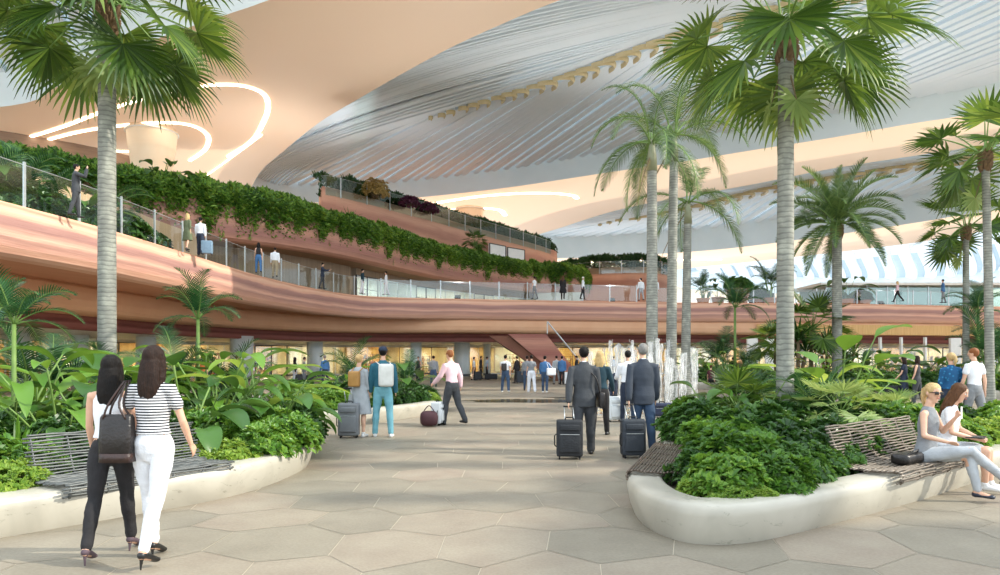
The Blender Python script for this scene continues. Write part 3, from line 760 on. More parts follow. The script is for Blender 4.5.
# stair (escalator housing) coming down from the terrace
def stair():
    t = thing('staircase', 'closed burgundy staircase descending from the terrace to the concourse', 'staircase', (0,0,0))
    Yf, Yb = 50, 54
    def pt(px, py, Y): return at(px, py, Y)
    side = MB()
    A = [pt(508,334,Yf), pt(546,334,Yf), pt(585,382.2,Yf+.0), pt(566,382.2,Yf)]
    Bk = [Vector((p.x,p.y+4,p.z)) for p in A]
    side.rings([A, Bk], cap=True); side.build('side_wall', STAIRM, t, fix=True)
    u = MB(); C_ = [pt(489,336,Yf+.3), pt(509,336,Yf+.3), pt(567,382.1,Yf+.3), pt(558,382.1,Yf+.3)]
    D_ = [Vector((p.x,p.y+3.4,p.z)) for p in C_]
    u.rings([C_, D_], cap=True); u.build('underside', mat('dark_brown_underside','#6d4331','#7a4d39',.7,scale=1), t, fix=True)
    h = MB(); h.tube([pt(546,334,Yf)+Vector((.1,.1,.9)), pt(585,382,Yf)+Vector((.1,.1,.95))], .05, 8); h.tube([pt(546,334,Yf)+Vector((.1,.1,0)), pt(546,334,Yf)+Vector((.1,.1,.9))], .04, 6)
    h.tube([pt(585,382,Yf)+Vector((.1,.1,0)), pt(585,382,Yf)+Vector((.1,.1,.95))], .04, 6); h.build('handrail', METAL, t)
stair()
# right-hand pavilion front: gold-lit band and white posts
for px, w_, Y in ((752,.9,60),(769,.7,60),(880,.14,58),(901,.14,58),(925,.14,58),(955,.9,60),(993,.14,58),(842,.14,58)):
    t = thing('column', 'white post of the right-hand shop front at picture column', 'column', (X(px,Y),Y,0)); t['kind']='structure'; t['label'] = 'white %s of the right-hand shop front' % ('pier' if w_ > .5 else 'slim post')
    mb = MB(); mb.box((0,0,1.7),(w_,.3,3.4)); mb.build('shaft', WHITE, t); mb = MB(); mb.box((0,0,.05),(w_+.06,.36,.1)); mb.build('plinth', METAL, t)
gb_ = [p for p in off(c3, n1, .25) if 745 < p.x/p.y*F+500 < 990]
mb = MB(); strip(mb, zc(gb_, 3.0), zc(gb_, 3.9))
# ================= glass railings =================
def railing(curve, z, hgt, label, step, glass=GLASS, post_w=.09, pa=-200, pb=1200, tall=None, mpost=METAL, ext=0):
    idx = [p for p in curve if pa <= p.x/max(p.y,1)*F+500 <= pb]
    ln = sum((b-a).length for a, b in zip(idx, idx[1:])); n = max(2, int(ln/step)+1)
    P = resample(idx, n); t = thing('glass_railing', label, 'railing', tuple(P[0]+Vector((0,0,z)))); o0 = P[0]
    fine = resample(idx, n*3)
    mb = MB(); A = [Vector((p.x-o0.x,p.y-o0.y,.06)) for p in fine]; B = [Vector((p.x-o0.x,p.y-o0.y,hgt-.12)) for p in fine]
    strip(mb, A, B); mb.build('glass_panels', glass, t)
    mb = MB(); mb.tube([Vector((p.x-o0.x,p.y-o0.y,hgt-.1)) for p in fine], .014, 6); mb.build('handrail', METAL, t, smooth=True)
    for k, p in enumerate(P):
        dd = P[min(k+1,n-1)]-P[max(k-1,0)]; mb = MB(); mb.box((0,0,hgt/2+ext/2),(.05,post_w,hgt+ext),0)
        q = mb.build('post', mpost, t, loc=(p.x-o0.x,p.y-o0.y,0)); q.rotation_euler = (0,0,math.atan2(dd.y,dd.x)+math.pi/2)
    return t
railing(off(c1, n1, .18), 6.62, 1.5, 'glass railing with grey posts along the curving first terrace', 2.4, pa=-60, pb=640)
railing(off(c1, n1, .18), 6.62, 1.35, 'glass railing along the right-hand stretch of the first terrace', 1.9, pa=642, pb=1090)
railing(off(d1, m1, 1.15), 11.6, 1.35, 'glass railing behind the hanging planting of the upper terrace', 2.6, pa=-60, pb=640)
railing(off(e1, o1, -.15), 16.2, 1.9, 'green-tinted glass railing in front of the planting on the pink pod', 3.2, GLASSG, pa=318, pb=552)
railing(off(f1, q1, -.3), 14.6, 2.0, 'green-tinted glass railing on the far pod', 3.2, GLASSG, pa=540, pb=700)
# pavilion on the terrace at the right
def pavilion():
    t = thing('glass_pavilion', 'low glass pavilion with a thin white roof on the terrace at the right', 'pavilion', (0,0,0))
    Y = 74; a, b = X(826,Y), X(1010,Y)
    mb = MB(); mb.box(((a+b)/2, Y+3, 9.45),(b-a+2,8,.28)); mb.build('roof', WHITE, t)
    mb = MB(); mb.box(((a+b)/2, Y+6.5, 8.0),(b-a,.15,2.7)); mb.build('rear_wall', mat('pale_blue_panel','#c9d6d8','#d9e2e2',.4,scale=.6), t)
    for k in range(10):
        x = a+(b-a)*k/9; mb = MB(); mb.box((x,Y,7.96),(.1,.1,2.72)); mb.build('post', METAL, t)
    mb = MB(); mb.box(((a+b)/2,Y,7.9),(b-a,.02,2.5)); mb.build('glazing', GLASSG, t)
pavilion()
# ================= unseen roof blades over the near end, shaped to throw the bands of shade =================
def shade():
    sd = Vector((.83,-.12,.60)).normalized()
    zt = 20.0
    def over(x, y, z=0): s = (zt-z)/sd.z; return (x+sd.x*s, y+sd.y*s)
    mb = MB()
    def bladeat(y0, y1, x0, x1):
        p = [over(x0,y0), over(x1,y0), over(x1,y1), over(x0,y1)]
        i = len(mb.v)
        for z in (zt, zt+.35):
            for q in p: mb.v.append((q[0], q[1], z))
        for f in ((3,2,1,0),(4,5,6,7),(0,1,5,4),(1,2,6,5),(2,3,7,6),(3,0,4,7)): mb.f.append(tuple(i+k for k in f)); mb.m.append(0)
    SB_ = [(2.4,4.3,-9,14),(4.3,6.7,.6,7.2),(6.7,9.6,.95,2.7),(7.7,8.35,-1.9,1.2),(10.25,10.75,-2.4,2.2),(13.1,13.7,-2.4,9),(16.4,17.2,-2,10),(21.0,23.0,-2,12),(25.5,26.6,-4,14),(29,31.5,-6,16),(35,37,-8,18)]
    for y0, y1, x0, x1 in SB_: bladeat(y0, y1, x0, x1)
    struct(mb.build('ceiling_blades', RIB, fix=True), 'unseen roof blades shaped to throw shade on the near floor', 'ceiling')
shade()
# ================= unseen lamps added on the terraces to brighten ceiling and louvres =================
for x in (-3, 10, 23, 36):
    p = min(c1, key=lambda q: abs(q.x-x)+(0 if q.y > 50 else 99)); i = c1.index(p); q = p + n1[i]*1.3
    t = thing('floodlight', 'small floodlight added out of view behind the parapet to brighten the ceiling', 'light', (q.x, q.y, 6.62), 0, 'added fill lamps washing the ceiling')
    M_ = Vector((0,-.8,1)).to_track_quat('Z','Y').to_matrix()
    mb = MB(); addrbox(mb, (0,0,.24), (.5,.4,.16), .03, 2, M_); mb.build('housing', DARKM, t); mb = MB(); mb.box((0,0,.06),(.3,.2,.12)); mb.build('stand', DARKM, t)
    l = bpy.data.lights.new('flood', 'SPOT'); l.energy = 5500; l.spot_size = R(118); l.spot_blend = 1; l.shadow_soft_size = .25; l.color = (.95,.98,1)
    lo = bpy.data.objects.new('lamp', l); COL.objects.link(lo); lo.parent = t; lo.location = (0,-.2,.62); lo.rotation_euler = Vector((0,-.8,1)).to_track_quat('-Z','Y').to_euler()
for q, v, e in (((-19.5,66,11.62),(-.25,.12,1),5000),((-13.5,73,16.72),(.1,-.1,1),1000),):
    t = thing('floodlight', 'small floodlight added out of view on an upper level to brighten the louvres', 'light', q, 0, 'added fill lamps on the upper levels')
    M_ = Vector(v).to_track_quat('Z','Y').to_matrix()
    mb = MB(); addrbox(mb, (0,0,.24), (.5,.4,.16), .03, 2, M_); mb.build('housing', DARKM, t); mb = MB(); mb.box((0,0,.06),(.3,.2,.12)); mb.build('stand', DARKM, t)
    l = bpy.data.lights.new('flood', 'SPOT'); l.energy = e; l.spot_size = R(140); l.spot_blend = 1; l.shadow_soft_size = .25; l.color = (.9,.96,1)
    lo = bpy.data.objects.new('lamp', l); COL.objects.link(lo); lo.parent = t; lo.location = (0,0,.75); lo.rotation_euler = Vector(v).to_track_quat('-Z','Y').to_euler()
# ================= light =================
w = bpy.data.worlds.new('sky'); sc.world = w; w.use_nodes = True
bg = w.node_tree.nodes['Background']; bg.inputs[0].default_value = C('#e3eef8'); bg.inputs[1].default_value = 1.9
sun = bpy.data.lights.new('sun', 'SUN'); sun.energy = 3.9; sun.angle = R(.9); sun.color = (1, .93, .80)
so = bpy.data.objects.new('sun', sun); COL.objects.link(so)
so.rotation_euler = Vector((.83,-.12,.60)).to_track_quat('Z', 'Y').to_euler()
sc.view_settings.view_transform = 'Standard'; sc.view_settings.look = 'None'; sc.view_settings.gamma = 1; sc.view_settings.exposure = 0.3
sc.view_settings.use_curve_mapping = False
sc.cycles.use_denoising = True; sc.cycles.max_bounces = 7; sc.cycles.diffuse_bounces = 4; sc.cycles.transparent_max_bounces = 12; sc.cycles.transmission_bounces = 5; sc.cycles.glossy_bounces = 3
sc.cycles.caustics_reflective = False; sc.cycles.caustics_refractive = False
# ================= people =================
SKIN = {'light': mat('skin_light','#dcb096','#d2a488',.5,scale=8), 'tan': mat('skin_tan','#b98464','#ad7858',.5,scale=8), 'dark': mat('skin_dark','#7a4f38','#6e4632',.5,scale=8)}
def hairmat(n, a, b): return mat('hair_'+n, a, b, .45, spec=.18, scale=14, stretch=(9,9,.6), bump=.45, bscale=30)
HAIR = {'black': hairmat('black','#0b0908','#17110e'), 'brown': hairmat('brown','#4a3020','#6b4a30'), 'blond': hairmat('blond','#b8935f','#dcc08c'), 'grey': hairmat('grey','#6e6c69','#9a9793'), 'dark': hairmat('dark_brown','#1c120d','#33221a'), 'ginger': hairmat('ginger','#7a4727','#96603a'), 'white': hairmat('white','#cfcac2','#e2ded6')}
def fabric(n, a, b=None, r=.85): return mat('cloth_'+n, a, b or a, r, scale=9, bump=.25, bscale=60)
def stripes():
    m, nt, b = nt_of('striped_jersey'); N, L = nt.nodes, nt.links
    tc = N.new('ShaderNodeTexCoord'); sp = N.new('ShaderNodeSeparateXYZ'); L.new(tc.outputs['Object'], sp.inputs[0])
    a = N.new('ShaderNodeMath'); a.operation='MULTIPLY'; a.inputs[1].default_value=42; L.new(sp.outputs[2], a.inputs[0])
    f = N.new('ShaderNodeMath'); f.operation='FRACT'; L.new(a.outputs[0], f.inputs[0])
    r = ramp(nt, [(0,'#23262f'),(.5,'#e9e9ea')], 'CONSTANT'); L.new(f.outputs[0], r.inputs[0]); L.new(r.outputs[0], b.inputs['Base Color']); b.inputs['Roughness'].default_value=.85
    return m
FAB = dict(white=fabric('white','#eceef2','#e2e5ea'), whitepants=fabric('white_twill','#e9ebf0','#dfe2e8'), black=fabric('black','#1d1c1e','#29272a'), charcoal=fabric('charcoal','#43464a','#3a3d41'), navy=fabric('navy','#222b3d','#2b3549'), suit=fabric('slate_suit','#3b424d','#343b46'),
  grey=fabric('grey','#8d9093','#7c7f83'), lgrey=fabric('light_grey','#b4b9bd','#a3a8ad'), teal=fabric('teal','#2e6a7c','#265c6e'), jeansL=fabric('pale_blue_jeans','#7fb9c6','#6aa5b4'), jeans=fabric('blue_jeans','#33465f','#3d536f'), pink=fabric('pale_pink','#e8c6cc','#dcb7be'), tan=fabric('tan','#b08a5c','#9c784e'),
  blue=fabric('blue','#4a78a8','#3f6a98'), lblue=fabric('light_blue','#a9bfd6','#9ab2cb'), cyan=fabric('cyan','#4fb4cf','#43a4bf'), burg=fabric('burgundy','#5a2a34','#4c222b'), olive=fabric('olive','#6a7355','#5d664a'), orange=fabric('orange','#d0763c','#c0682f'), dteal=fabric('dark_teal','#1f3f4c','#193540'), khaki=fabric('khaki','#a99b80','#9b8d72'))
def floral():
    m = mat('blue_floral_blouse','#14507f','#1c6a96',.8,scale=5); nt=m.node_tree; N,L=nt.nodes,nt.links; b=N['Principled BSDF']
    v = N.new('ShaderNodeTexVoronoi'); v.inputs['Scale'].default_value=14; tc=N.new('ShaderNodeTexCoord'); L.new(tc.outputs['Object'], v.inputs['Vector'])
    r = ramp(nt, [(0,'#9fd0e4'),(.22,'#2f86b4'),(.4,'#12527f')]); L.new(v.outputs['Distance'], r.inputs[0]); L.new(r.outputs[0], b.inputs['Base Color']); return m
FAB['floral'] = floral(); FAB['stripe'] = stripes()
LEATHER = mat('black_leather','#1a1615','#262120',.35,scale=12,bump=.3); LEATHB = mat('brown_black_leather','#2c1d19','#3a2620',.35,scale=12,bump=.3)
MAUVE = mat('mauve_suede','#5b4a52','#4e3f47',.7,scale=10); SHOEW = mat('white_sneaker','#e6e6e4','#d9d9d7',.6,scale=9); SHOEB = mat('black_shoe','#161616','#202020',.35,scale=9); SHOEN = mat('navy_flat','#1c2230','#232a3a',.4,scale=9)
EYEW = mat('eye_white','#e9e6e0',None,.3); EYED = mat('eye_iris','#2c2018',None,.2); LIP = mat('lip','#a85d56',None,.5)

def rotx(v, a): return Vector((v[0], v[1]*math.cos(a)-v[2]*math.sin(a), v[1]*math.sin(a)+v[2]*math.cos(a)))
def person(label, x, y, heading=0, h=1.75, fem=False, legs=((8,4),(-10,8)), arms=((8,8,12),(-8,8,12)), lean=0, nod=0, turn=0, hair=('short','dark'), top=('shirt','white'), bottom=('trousers','black'), shoes='black', z=0, res=.022, skin='light', heel=0, splay=3, seat=None, feet=None, hands=None, group=None, extras=()):
    k = h/(1.775+heel); J = {}; ln = R(-lean)
    pel = Vector((0,0,.93)); SP = lambda v: pel + rotx(v, ln)
    sw, hw = (.165,.095) if fem else (.192,.09)
    J['pel'] = pel; J['neck'] = SP((0,-.01,.545)); 
    hd = ln + R(-nod); J['head'] = J['neck'] + rotx((0,.028,.175), hd)
    HM = Matrix.Rotation(hd, 3, 'X') @ Matrix.Rotation(R(turn), 3, 'Z')
    for s, (a, kn), nm in ((-1, legs[0], 'L'), (1, legs[1], 'R')):
        hip = pel + Vector((s*hw, 0, -.02)); J['hip'+nm] = hip
        if feet and feet.get(nm):
            ank = Vector(feet[nm]['ankle']); kne = Vector(feet[nm]['knee'])
        else:
            a_ = R(a); b_ = R(a-kn); sp_ = math.sin(R(splay))*s
            kne = hip + Vector((sp_*.43, .43*math.sin(a_), -.43*math.cos(a_)))
            ank = kne + Vector((sp_*.25, .42*math.sin(b_), -.42*math.cos(b_)))
        J['kn'+nm] = kne; J['an'+nm] = ank
    for s, (sg, ab, el), nm in ((-1, arms[0], 'L'), (1, arms[1], 'R')):
        sh = SP((s*sw, -.005, .485)); J['sh'+nm] = sh
        if hands and hands.get(nm): elb = Vector(hands[nm]['elbow']); wr = Vector(hands[nm]['wrist'])
        else:
            a_, b_ = R(sg), R(ab)
            elb = sh + .285*Vector((s*math.sin(b_), math.sin(a_)*math.cos(b_), -math.cos(a_)*math.cos(b_)))
            c_ = R(sg+el); wr = elb + .25*Vector((s*math.sin(b_)*.3, math.sin(c_), -math.cos(c_)))
        J['el'+nm] = elb; J['wr'+nm] = wr
    ground_z = min(J['anL'].z, J['anR'].z) - .075 - heel
    base = z if seat is None else seat
    t = thing('person', label, 'person', (x, y, (z - ground_z*k) if seat is None else seat - .84*k), R(heading), group)
    t.scale = (k,)*3
    vox = res/k
    fine = res < .012
    H = J['head']
    def headpt(p): return H + HM @ Vector(p)
    # ---- body: one continuous surface ----
    b = MB()
    wr_, hr_ = (.118,.165) if fem else (.14,.155)
    tor = [((0,0,-.06),(hr_*.9,.10)),((0,-.005,.02),(hr_,.112)),((0,0,.14),(wr_+.008,.092)),((0,0,.20),(wr_,.088)),((0,0,.32),(wr_+.02,.10)),((0,0,.42),(sw*.82,.098)),((0,-.01,.49),(sw*.72,.075)),((0,-.01,.53),(.075,.06))]
    b.loft([SP(p) for p, r in tor], [r for p, r in tor])
    b.loft([SP((0,-.015,.47)), J['neck'], J['neck'].lerp(H,.5)], [.07,.055,.05])
    # head
    b.ball(headpt((0,0,.035)), (.075,.092,.095), 14, M=HM)
    b.loft([headpt((0,.0,.03)), headpt((0,.018,-.035)), headpt((0,.035,-.075))], [(.068,.075),(.058,.062),(.032,.036)], n=12)
    b.ball(headpt((0,.093,.0)), (.013,.018,.02), 8, M=HM); b.ball(headpt((0,.087,.02)), (.009,.012,.028), 8, M=HM)
    for s in (-1,1): b.ball(headpt((s*.076,-.008,.008)), (.011,.02,.03), 8, M=HM)
    for s, nm in ((-1,'L'),(1,'R')):
        hp, kn, an = J['hip'+nm], J['kn'+nm], J['an'+nm]
        th = .088 if fem else .084
        b.loft([hp, hp.lerp(kn,.3), hp.lerp(kn,.7), kn], [th, th*.93, .064, .054])
        bk = Vector((0,-.012,0))
        b.loft([kn, kn.lerp(an,.3)+bk, kn.lerp(an,.65), an], [.053,.057,.043,.036])
        sh, el, wr = J['sh'+nm], J['el'+nm], J['wr'+nm]; q = .86 if fem else 1
        b.loft([SP((s*.03,-.012,.50)), SP((s*sw*.55,-.01,.487)), SP((s*sw*.9,-.006,.475))], [.042,.044,.044]); b.loft([SP((s*sw*.5,-.01,.46)), sh, sh.lerp(el,.35), el], [.05*q,.048*q,.045*q,.036*q]); b.loft([el, el.lerp(wr,.3), wr], [.038*q,.038*q,.025*q])
        # hand
        d = (wr-el).normalized(); pr = (hands or {}).get(nm, {}).get('palm')
        side = Vector((0,1,0)) if pr is None else Vector(pr)
        side = (side - d*side.dot(d)).normalized(); nrm = d.cross(side)*s
        hsc = .92 if fem else 1
        if fine or res < .02:
            b.loft([wr, wr+d*.04*hsc, wr+d*.085*hsc], [(.024*hsc,.016),(.037*hsc,.014),(.036*hsc,.012)], side=side, n=12)
            curl = (hands or {}).get(nm, {}).get('curl', 28)
            for f in range(4):
                o_ = (-.027+.018*f)*hsc; p = wr + d*.085*hsc + side*o_; L_ = [.062,.07,.066,.052][f if True else 0]*hsc
                aa = R(curl); pts = [p]; dd = d.copy()
                for g in range(3):
                    c_, s_ = math.cos(aa*(g+.3)), math.sin(aa*(g+.3)); dd = (d*c_ - nrm*s_*s).normalized() if False else (d*c_ + (-Vector((s,0,0)) + d*d.x*s).normalized()*s_).normalized()
                    pts.append(pts[-1] + dd*L_*[.42,.32,.26][g])
                b.tube(pts, [.0088,.0082,.0076,.006], 8)
            p = wr + d*.025 + side*.022; b.tube([p, p+side*.02+d*.022, p+side*.026+d*.05, p+side*.02+d*.068], [.012,.011,.0095,.007], 8)
        else:
            b.loft([wr, wr+d*.06, wr+d*.12], [.024,.03,.02])
            b.loft([wr+d*.03+side*.02, wr+d*.07+side*.035],[.012,.01])
        # foot
        sd = Vector((s*.08,1,0)).normalized()
        fd = (feet or {}).get(nm, {}).get('dir')
        sd = Vector(fd).normalized() if fd else sd
        dn = -.28 if heel else 0
        tip = an + sd*.15 + Vector((0,0,-.045-heel)); hl = an + sd*-.03 + Vector((0,0,-.045))
        b.loft([an, hl+Vector((0,0,.01))], [.036,.03]); b.loft([hl, an+sd*.06+Vector((0,0,-.035-heel*.5)), tip+Vector((0,0,.0))], [(.03,.028),(.038,.028),(.04,.018)])
        J['tip'+nm] = tip; J['hl'+nm] = hl; J['sd'+nm] = sd
    body = link('body', remesh(b, vox, SKIN[skin], 'body', 3), t)
    # ---- face details ----
    if fine or res < .019:
        for s in (-1,1):
            e = MB(); e.ball(headpt((s*.03,.079,.022)), (.012,.01,.008), 8, M=HM); eo = e.build('eye', EYEW, t, True)
            e = MB(); e.ball(headpt((s*.03,.0865,.022)), (.006,.004,.006), 8, M=HM); e.build('iris', EYED, eo, True)
            e = MB(); e.tube([headpt((s*.015,.088,.040)), headpt((s*.03,.09,.045)), headpt((s*.045,.082,.040))], .0035, 5); e.build('eyebrow', HAIR[hair[1]] if hair[1] in HAIR else HAIR['dark'], t, True)
        e = MB(); e.tube([headpt((-.022,.084,-.038)), headpt((0,.093,-.036)), headpt((.022,.084,-.038))], [.004,.007,.004], 6); e.build('lips', LIP, t, True)
    # ---- hair ----
    st, hc = hair; hb = MB(); bz = [(-.0,-.014,.05,.086,.098,.092),(0,-.035,.03,.082,.075,.085)]
    for (a1,a2,a3,r1,r2,r3) in bz: hb.ball(headpt((a1,a2,a3)), (r1,r2,r3), 16, M=HM)
    def hl_(pts, rr): hb.loft([headpt(p) for p in pts], rr, side=HM @ Vector((1,0,0)))
    if st == 'long':
        hl_([(0,-.03,.06),(0,-.062,-.02),(0,-.085,-.12),(0,-.098,-.22),(0,-.10,-.34),(.01,-.098,-.44)], [(.07,.05),(.086,.055),(.094,.045),(.096,.036),(.066,.026),(.022,.012)])
        for s in (-1,1): hl_([(s*.066,.0,.04),(s*.08,.0,-.05),(s*.086,-.025,-.15),(s*.075,-.06,-.24)], [(.022,.05),(.022,.045),(.024,.04),(.02,.03)])
    elif st == 'shoulder':
        hl_([(0,-.03,.06),(0,-.06,-.03),(0,-.075,-.12),(0,-.078,-.20)], [(.07,.05),(.09,.055),(.095,.045),(.075,.03)])
        for s in (-1,1): hl_([(s*.068,.01,.04),(s*.082,.005,-.05),(s*.08,.0,-.15)], [(.02,.05),(.022,.042),(.018,.03)])
    elif st == 'ponytail':
        hl_([(0,-.09,.07),(0,-.135,.04),(0,-.135,-.06),(0,-.115,-.16)], [.025,.034,.034,.012])
    elif st == 'bun': hb.ball(headpt((0,-.115,.045)), .042, 12)
    elif st == 'cap':
        pass
    hm = HAIR[hc]
    ho = link('hair', remesh(hb, min(vox, .014), hm, 'hair', 2, (.003, 28)), t)
    if st == 'cap':
        c_ = MB(); c_.ball(headpt((0,-.005,.07)), (.093,.108,.078), 16, M=HM); c_.loft([headpt((0,.05,.075)), headpt((0,.15,.06))], [(.075,.012),(.055,.008)]); 
        link('cap', remesh(c_, min(vox,.012), FAB['navy'], 'cap', 2), t)
    # ---- clothing ----
    fold = (.006, 9) if fine else (.004, 7)
    def torso(zlo, zhi, add, flare=0, mtl=None, name='shirt', sleeve=0, sl=.0, shoulder=True):
        c_ = MB(); zs = [zlo + (zhi-zlo)*i/9 for i in range(10)]; pts = []; rr = []
        for zz in zs:
            # interpolate the body profile
            for (p0, r0), (p1, r1) in zip(tor, tor[1:]):
                if p0[2] <= zz <= p1[2] or (zz < tor[0][0][2] and p0 is tor[0][0]) or (p1 is tor[-1][0]):
                    u = min(1, max(0, (zz-p0[2])/(p1[2]-p0[2]))); rx = r0[0]+(r1[0]-r0[0])*u; ry = r0[1]+(r1[1]-r0[1])*u; py = p0[1]+(p1[1]-p0[1])*u
                    break
            low = max(0, (.16-zz)/.3)
            pts.append(SP((0,py,zz))); rr.append((rx+add+flare*low, ry+add+flare*low*.8))
        if zlo < 0: rr = [((hr_+add+.012+flare*max(0,(.16-zz)/.3), .125+add*.6+flare*.5*max(0,-zz)) if zz < .03 else q) for zz, q in zip(zs, rr)]
        c_.loft(pts, rr, n=24, flat=True)
        if shoulder:
            for s, nm in ((-1,'L'),(1,'R')):
                sh, el, wr = J['sh'+nm], J['el'+nm], J['wr'+nm]; q = (.86 if fem else 1); a = add*.62+.003+sl
                c_.loft([SP((s*.035,-.012,.498)), SP((s*sw*.55,-.01,.487)), SP((s*sw*.92,-.006,.476))], [.045+add*.35,.048+add*.5,.05+add*.5])
                P = [SP((s*sw*.45,-.01,.465)), sh]; Rr = [.052*q+a, .052*q+a]
                if sleeve > 0: P.append(sh.lerp(el, min(1, sleeve)*.6)); Rr.append(.047*q+a*.9)
                if sleeve > 0: P.append(sh.lerp(el, min(1, sleeve))); Rr.append((.048 if sleeve < 1 else .042)*q+a)
                if sleeve > 1: P.append(el.lerp(wr,.5)); Rr.append(.038*q+a); P.append(el.lerp(wr, sleeve-1)); Rr.append(.031*q+a)
                c_.loft(P, Rr)
        return link(name, remesh(c_, vox*.95, mtl, name, 3, fold), t)
    kd, cc = top[0], FAB[top[1]]
    lowz = top[2] if len(top) > 2 else None
    if kd == 'tank': torso(lowz if lowz is not None else .12, .50, .012, 0, cc, 'sleeveless_top', 0, 0, False)
    if kd == 'shirt': torso(lowz if lowz is not None else .06, .51, .013, .008, cc, 'shirt', .5, .002)
    if kd == 'long': torso(lowz if lowz is not None else .05, .525, .018, .012, cc, 'shirt', 1.95, .006)
    if kd == 'jacket':
        torso(-.13, .54, .026, .0, cc, 'jacket', 1.97, .004)
        c_ = MB(); c_.loft([J['neck']+Vector((0,-.005,-.02)), J['neck']+Vector((0,-.002,.03))], [(.064,.064),(.06,.06)]); link('shirt_collar', remesh(c_, min(vox,.015), FAB['white'], 'shirt_collar', 1), t)
    if kd == 'dress':
        torso(-.45, .50, .018, .05, cc, 'dress', top[3] if len(top) > 3 else .5, .006)
    def legwear(frac, add, mtl, name, cuff=None, wl=.1):
        c_ = MB(); c_.loft([SP((0,0,-.05)), SP((0,-.003,.03)), SP((0,0,wl))], [(hr_*.93+add,.108+add),(hr_+add,.115+add),(wr_+.016+add,.098+add)], n=20)
        for s, nm in ((-1,'L'),(1,'R')):
            hp, kn, an = J['hip'+nm], J['kn'+nm], J['an'+nm]; th = .09 if fem else .088
            P = [hp, hp.lerp(kn,.35), hp.lerp(kn,.75), kn]; Rr = [th+add*.7, th*.95+add, .067+add, .057+add]
            if frac < 1: P = [hp, hp.lerp(kn,frac*.6), hp.lerp(kn,frac)]; Rr = [th+add, th+add, .075+add]
            if frac > 1:
                P += [kn.lerp(an,.3)+Vector((0,-.01,0)), kn.lerp(an,.65), kn.lerp(an, frac-1)]; cu = cuff or (.045+add)
                Rr += [.058+add, max(.048+add, cu*.95), cu]
            c_.loft(P, Rr)
        return link(name, remesh(c_, vox*.95, mtl, name, 3, fold), t)
    if bottom:
        bm_ = FAB[bottom[1]]; add = bottom[2] if len(bottom) > 2 else .012
        if bottom[0] == 'trousers': legwear(1.97, add, bm_, 'trousers', bottom[3] if len(bottom) > 3 else None)
        if bottom[0] == 'shorts': legwear(.75, add+.01, bm_, 'shorts')
        if bottom[0] == 'skirt':
            c_ = MB(); mk = (J['knL']+J['knR'])/2; c_.loft([SP((0,0,.12)), SP((0,0,0)), pel.lerp(mk,.5), pel.lerp(mk,.95)], [(wr_+.02,.1),(hr_+.015,.13),(hr_+.02,.14),(hr_+.02,.15)][::1], n=20); link('skirt', remesh(c_, vox, bm_, 'skirt', 3, fold), t)
    # ---- shoes ----
    sm = {'black':SHOEB,'white':SHOEW,'mauve':MAUVE,'navy':SHOEN}[shoes]
    for nm in 'LR':
        an, tip, hl, sd = J['an'+nm], J['tip'+nm], J['hl'+nm], J['sd'+nm]; c_ = MB()
        if heel:
            c_.loft([hl+Vector((0,0,.012)), an+sd*.06+Vector((0,0,-.032-heel*.5)), tip+Vector((0,0,.0)), tip+sd*.035], [(.037,.034),(.044,.028),(.047,.024),(.028,.014)])
            c_.tube([hl+Vector((0,0,-.015)), hl+sd*-.008+Vector((0,0,-.04-heel))], [.017,.008], 8)
        elif shoes == 'navy':
            c_.loft([hl+Vector((0,0,.0)), an+sd*.06+Vector((0,0,-.05)), tip], [(.038,.036),(.045,.02),(.047,.026)])
        else:
            c_.loft([hl+Vector((0,0,.004)), an+sd*.06+Vector((0,0,-.04)), tip, tip+sd*.03], [(.042,.042),(.047,.037),(.05,.03),(.035,.02)]); c_.loft([an+Vector((0,0,.01)), an+Vector((0,0,-.035))], [.045,.045])
        link('shoe', remesh(c_, min(vox, .012), sm, 'shoe', 2), t)
    t['_k'] = k
    M = Matrix.Translation(t.location) @ Matrix.Rotation(R(heading), 4, 'Z') @ Matrix.Scale(k, 4)
    del t['_k']
    W = {a: M @ v for a, v in J.items()}
    W['M'] = M; W['t'] = t; W['SP'] = SP; W['headpt'] = headpt; W['J'] = J; W['HM'] = HM
    W['handL'] = M @ (J['wrL'] + (J['wrL']-J['elL']).normalized()*.09); W['handR'] = M @ (J['wrR'] + (J['wrR']-J['elR']).normalized()*.09)
    return W

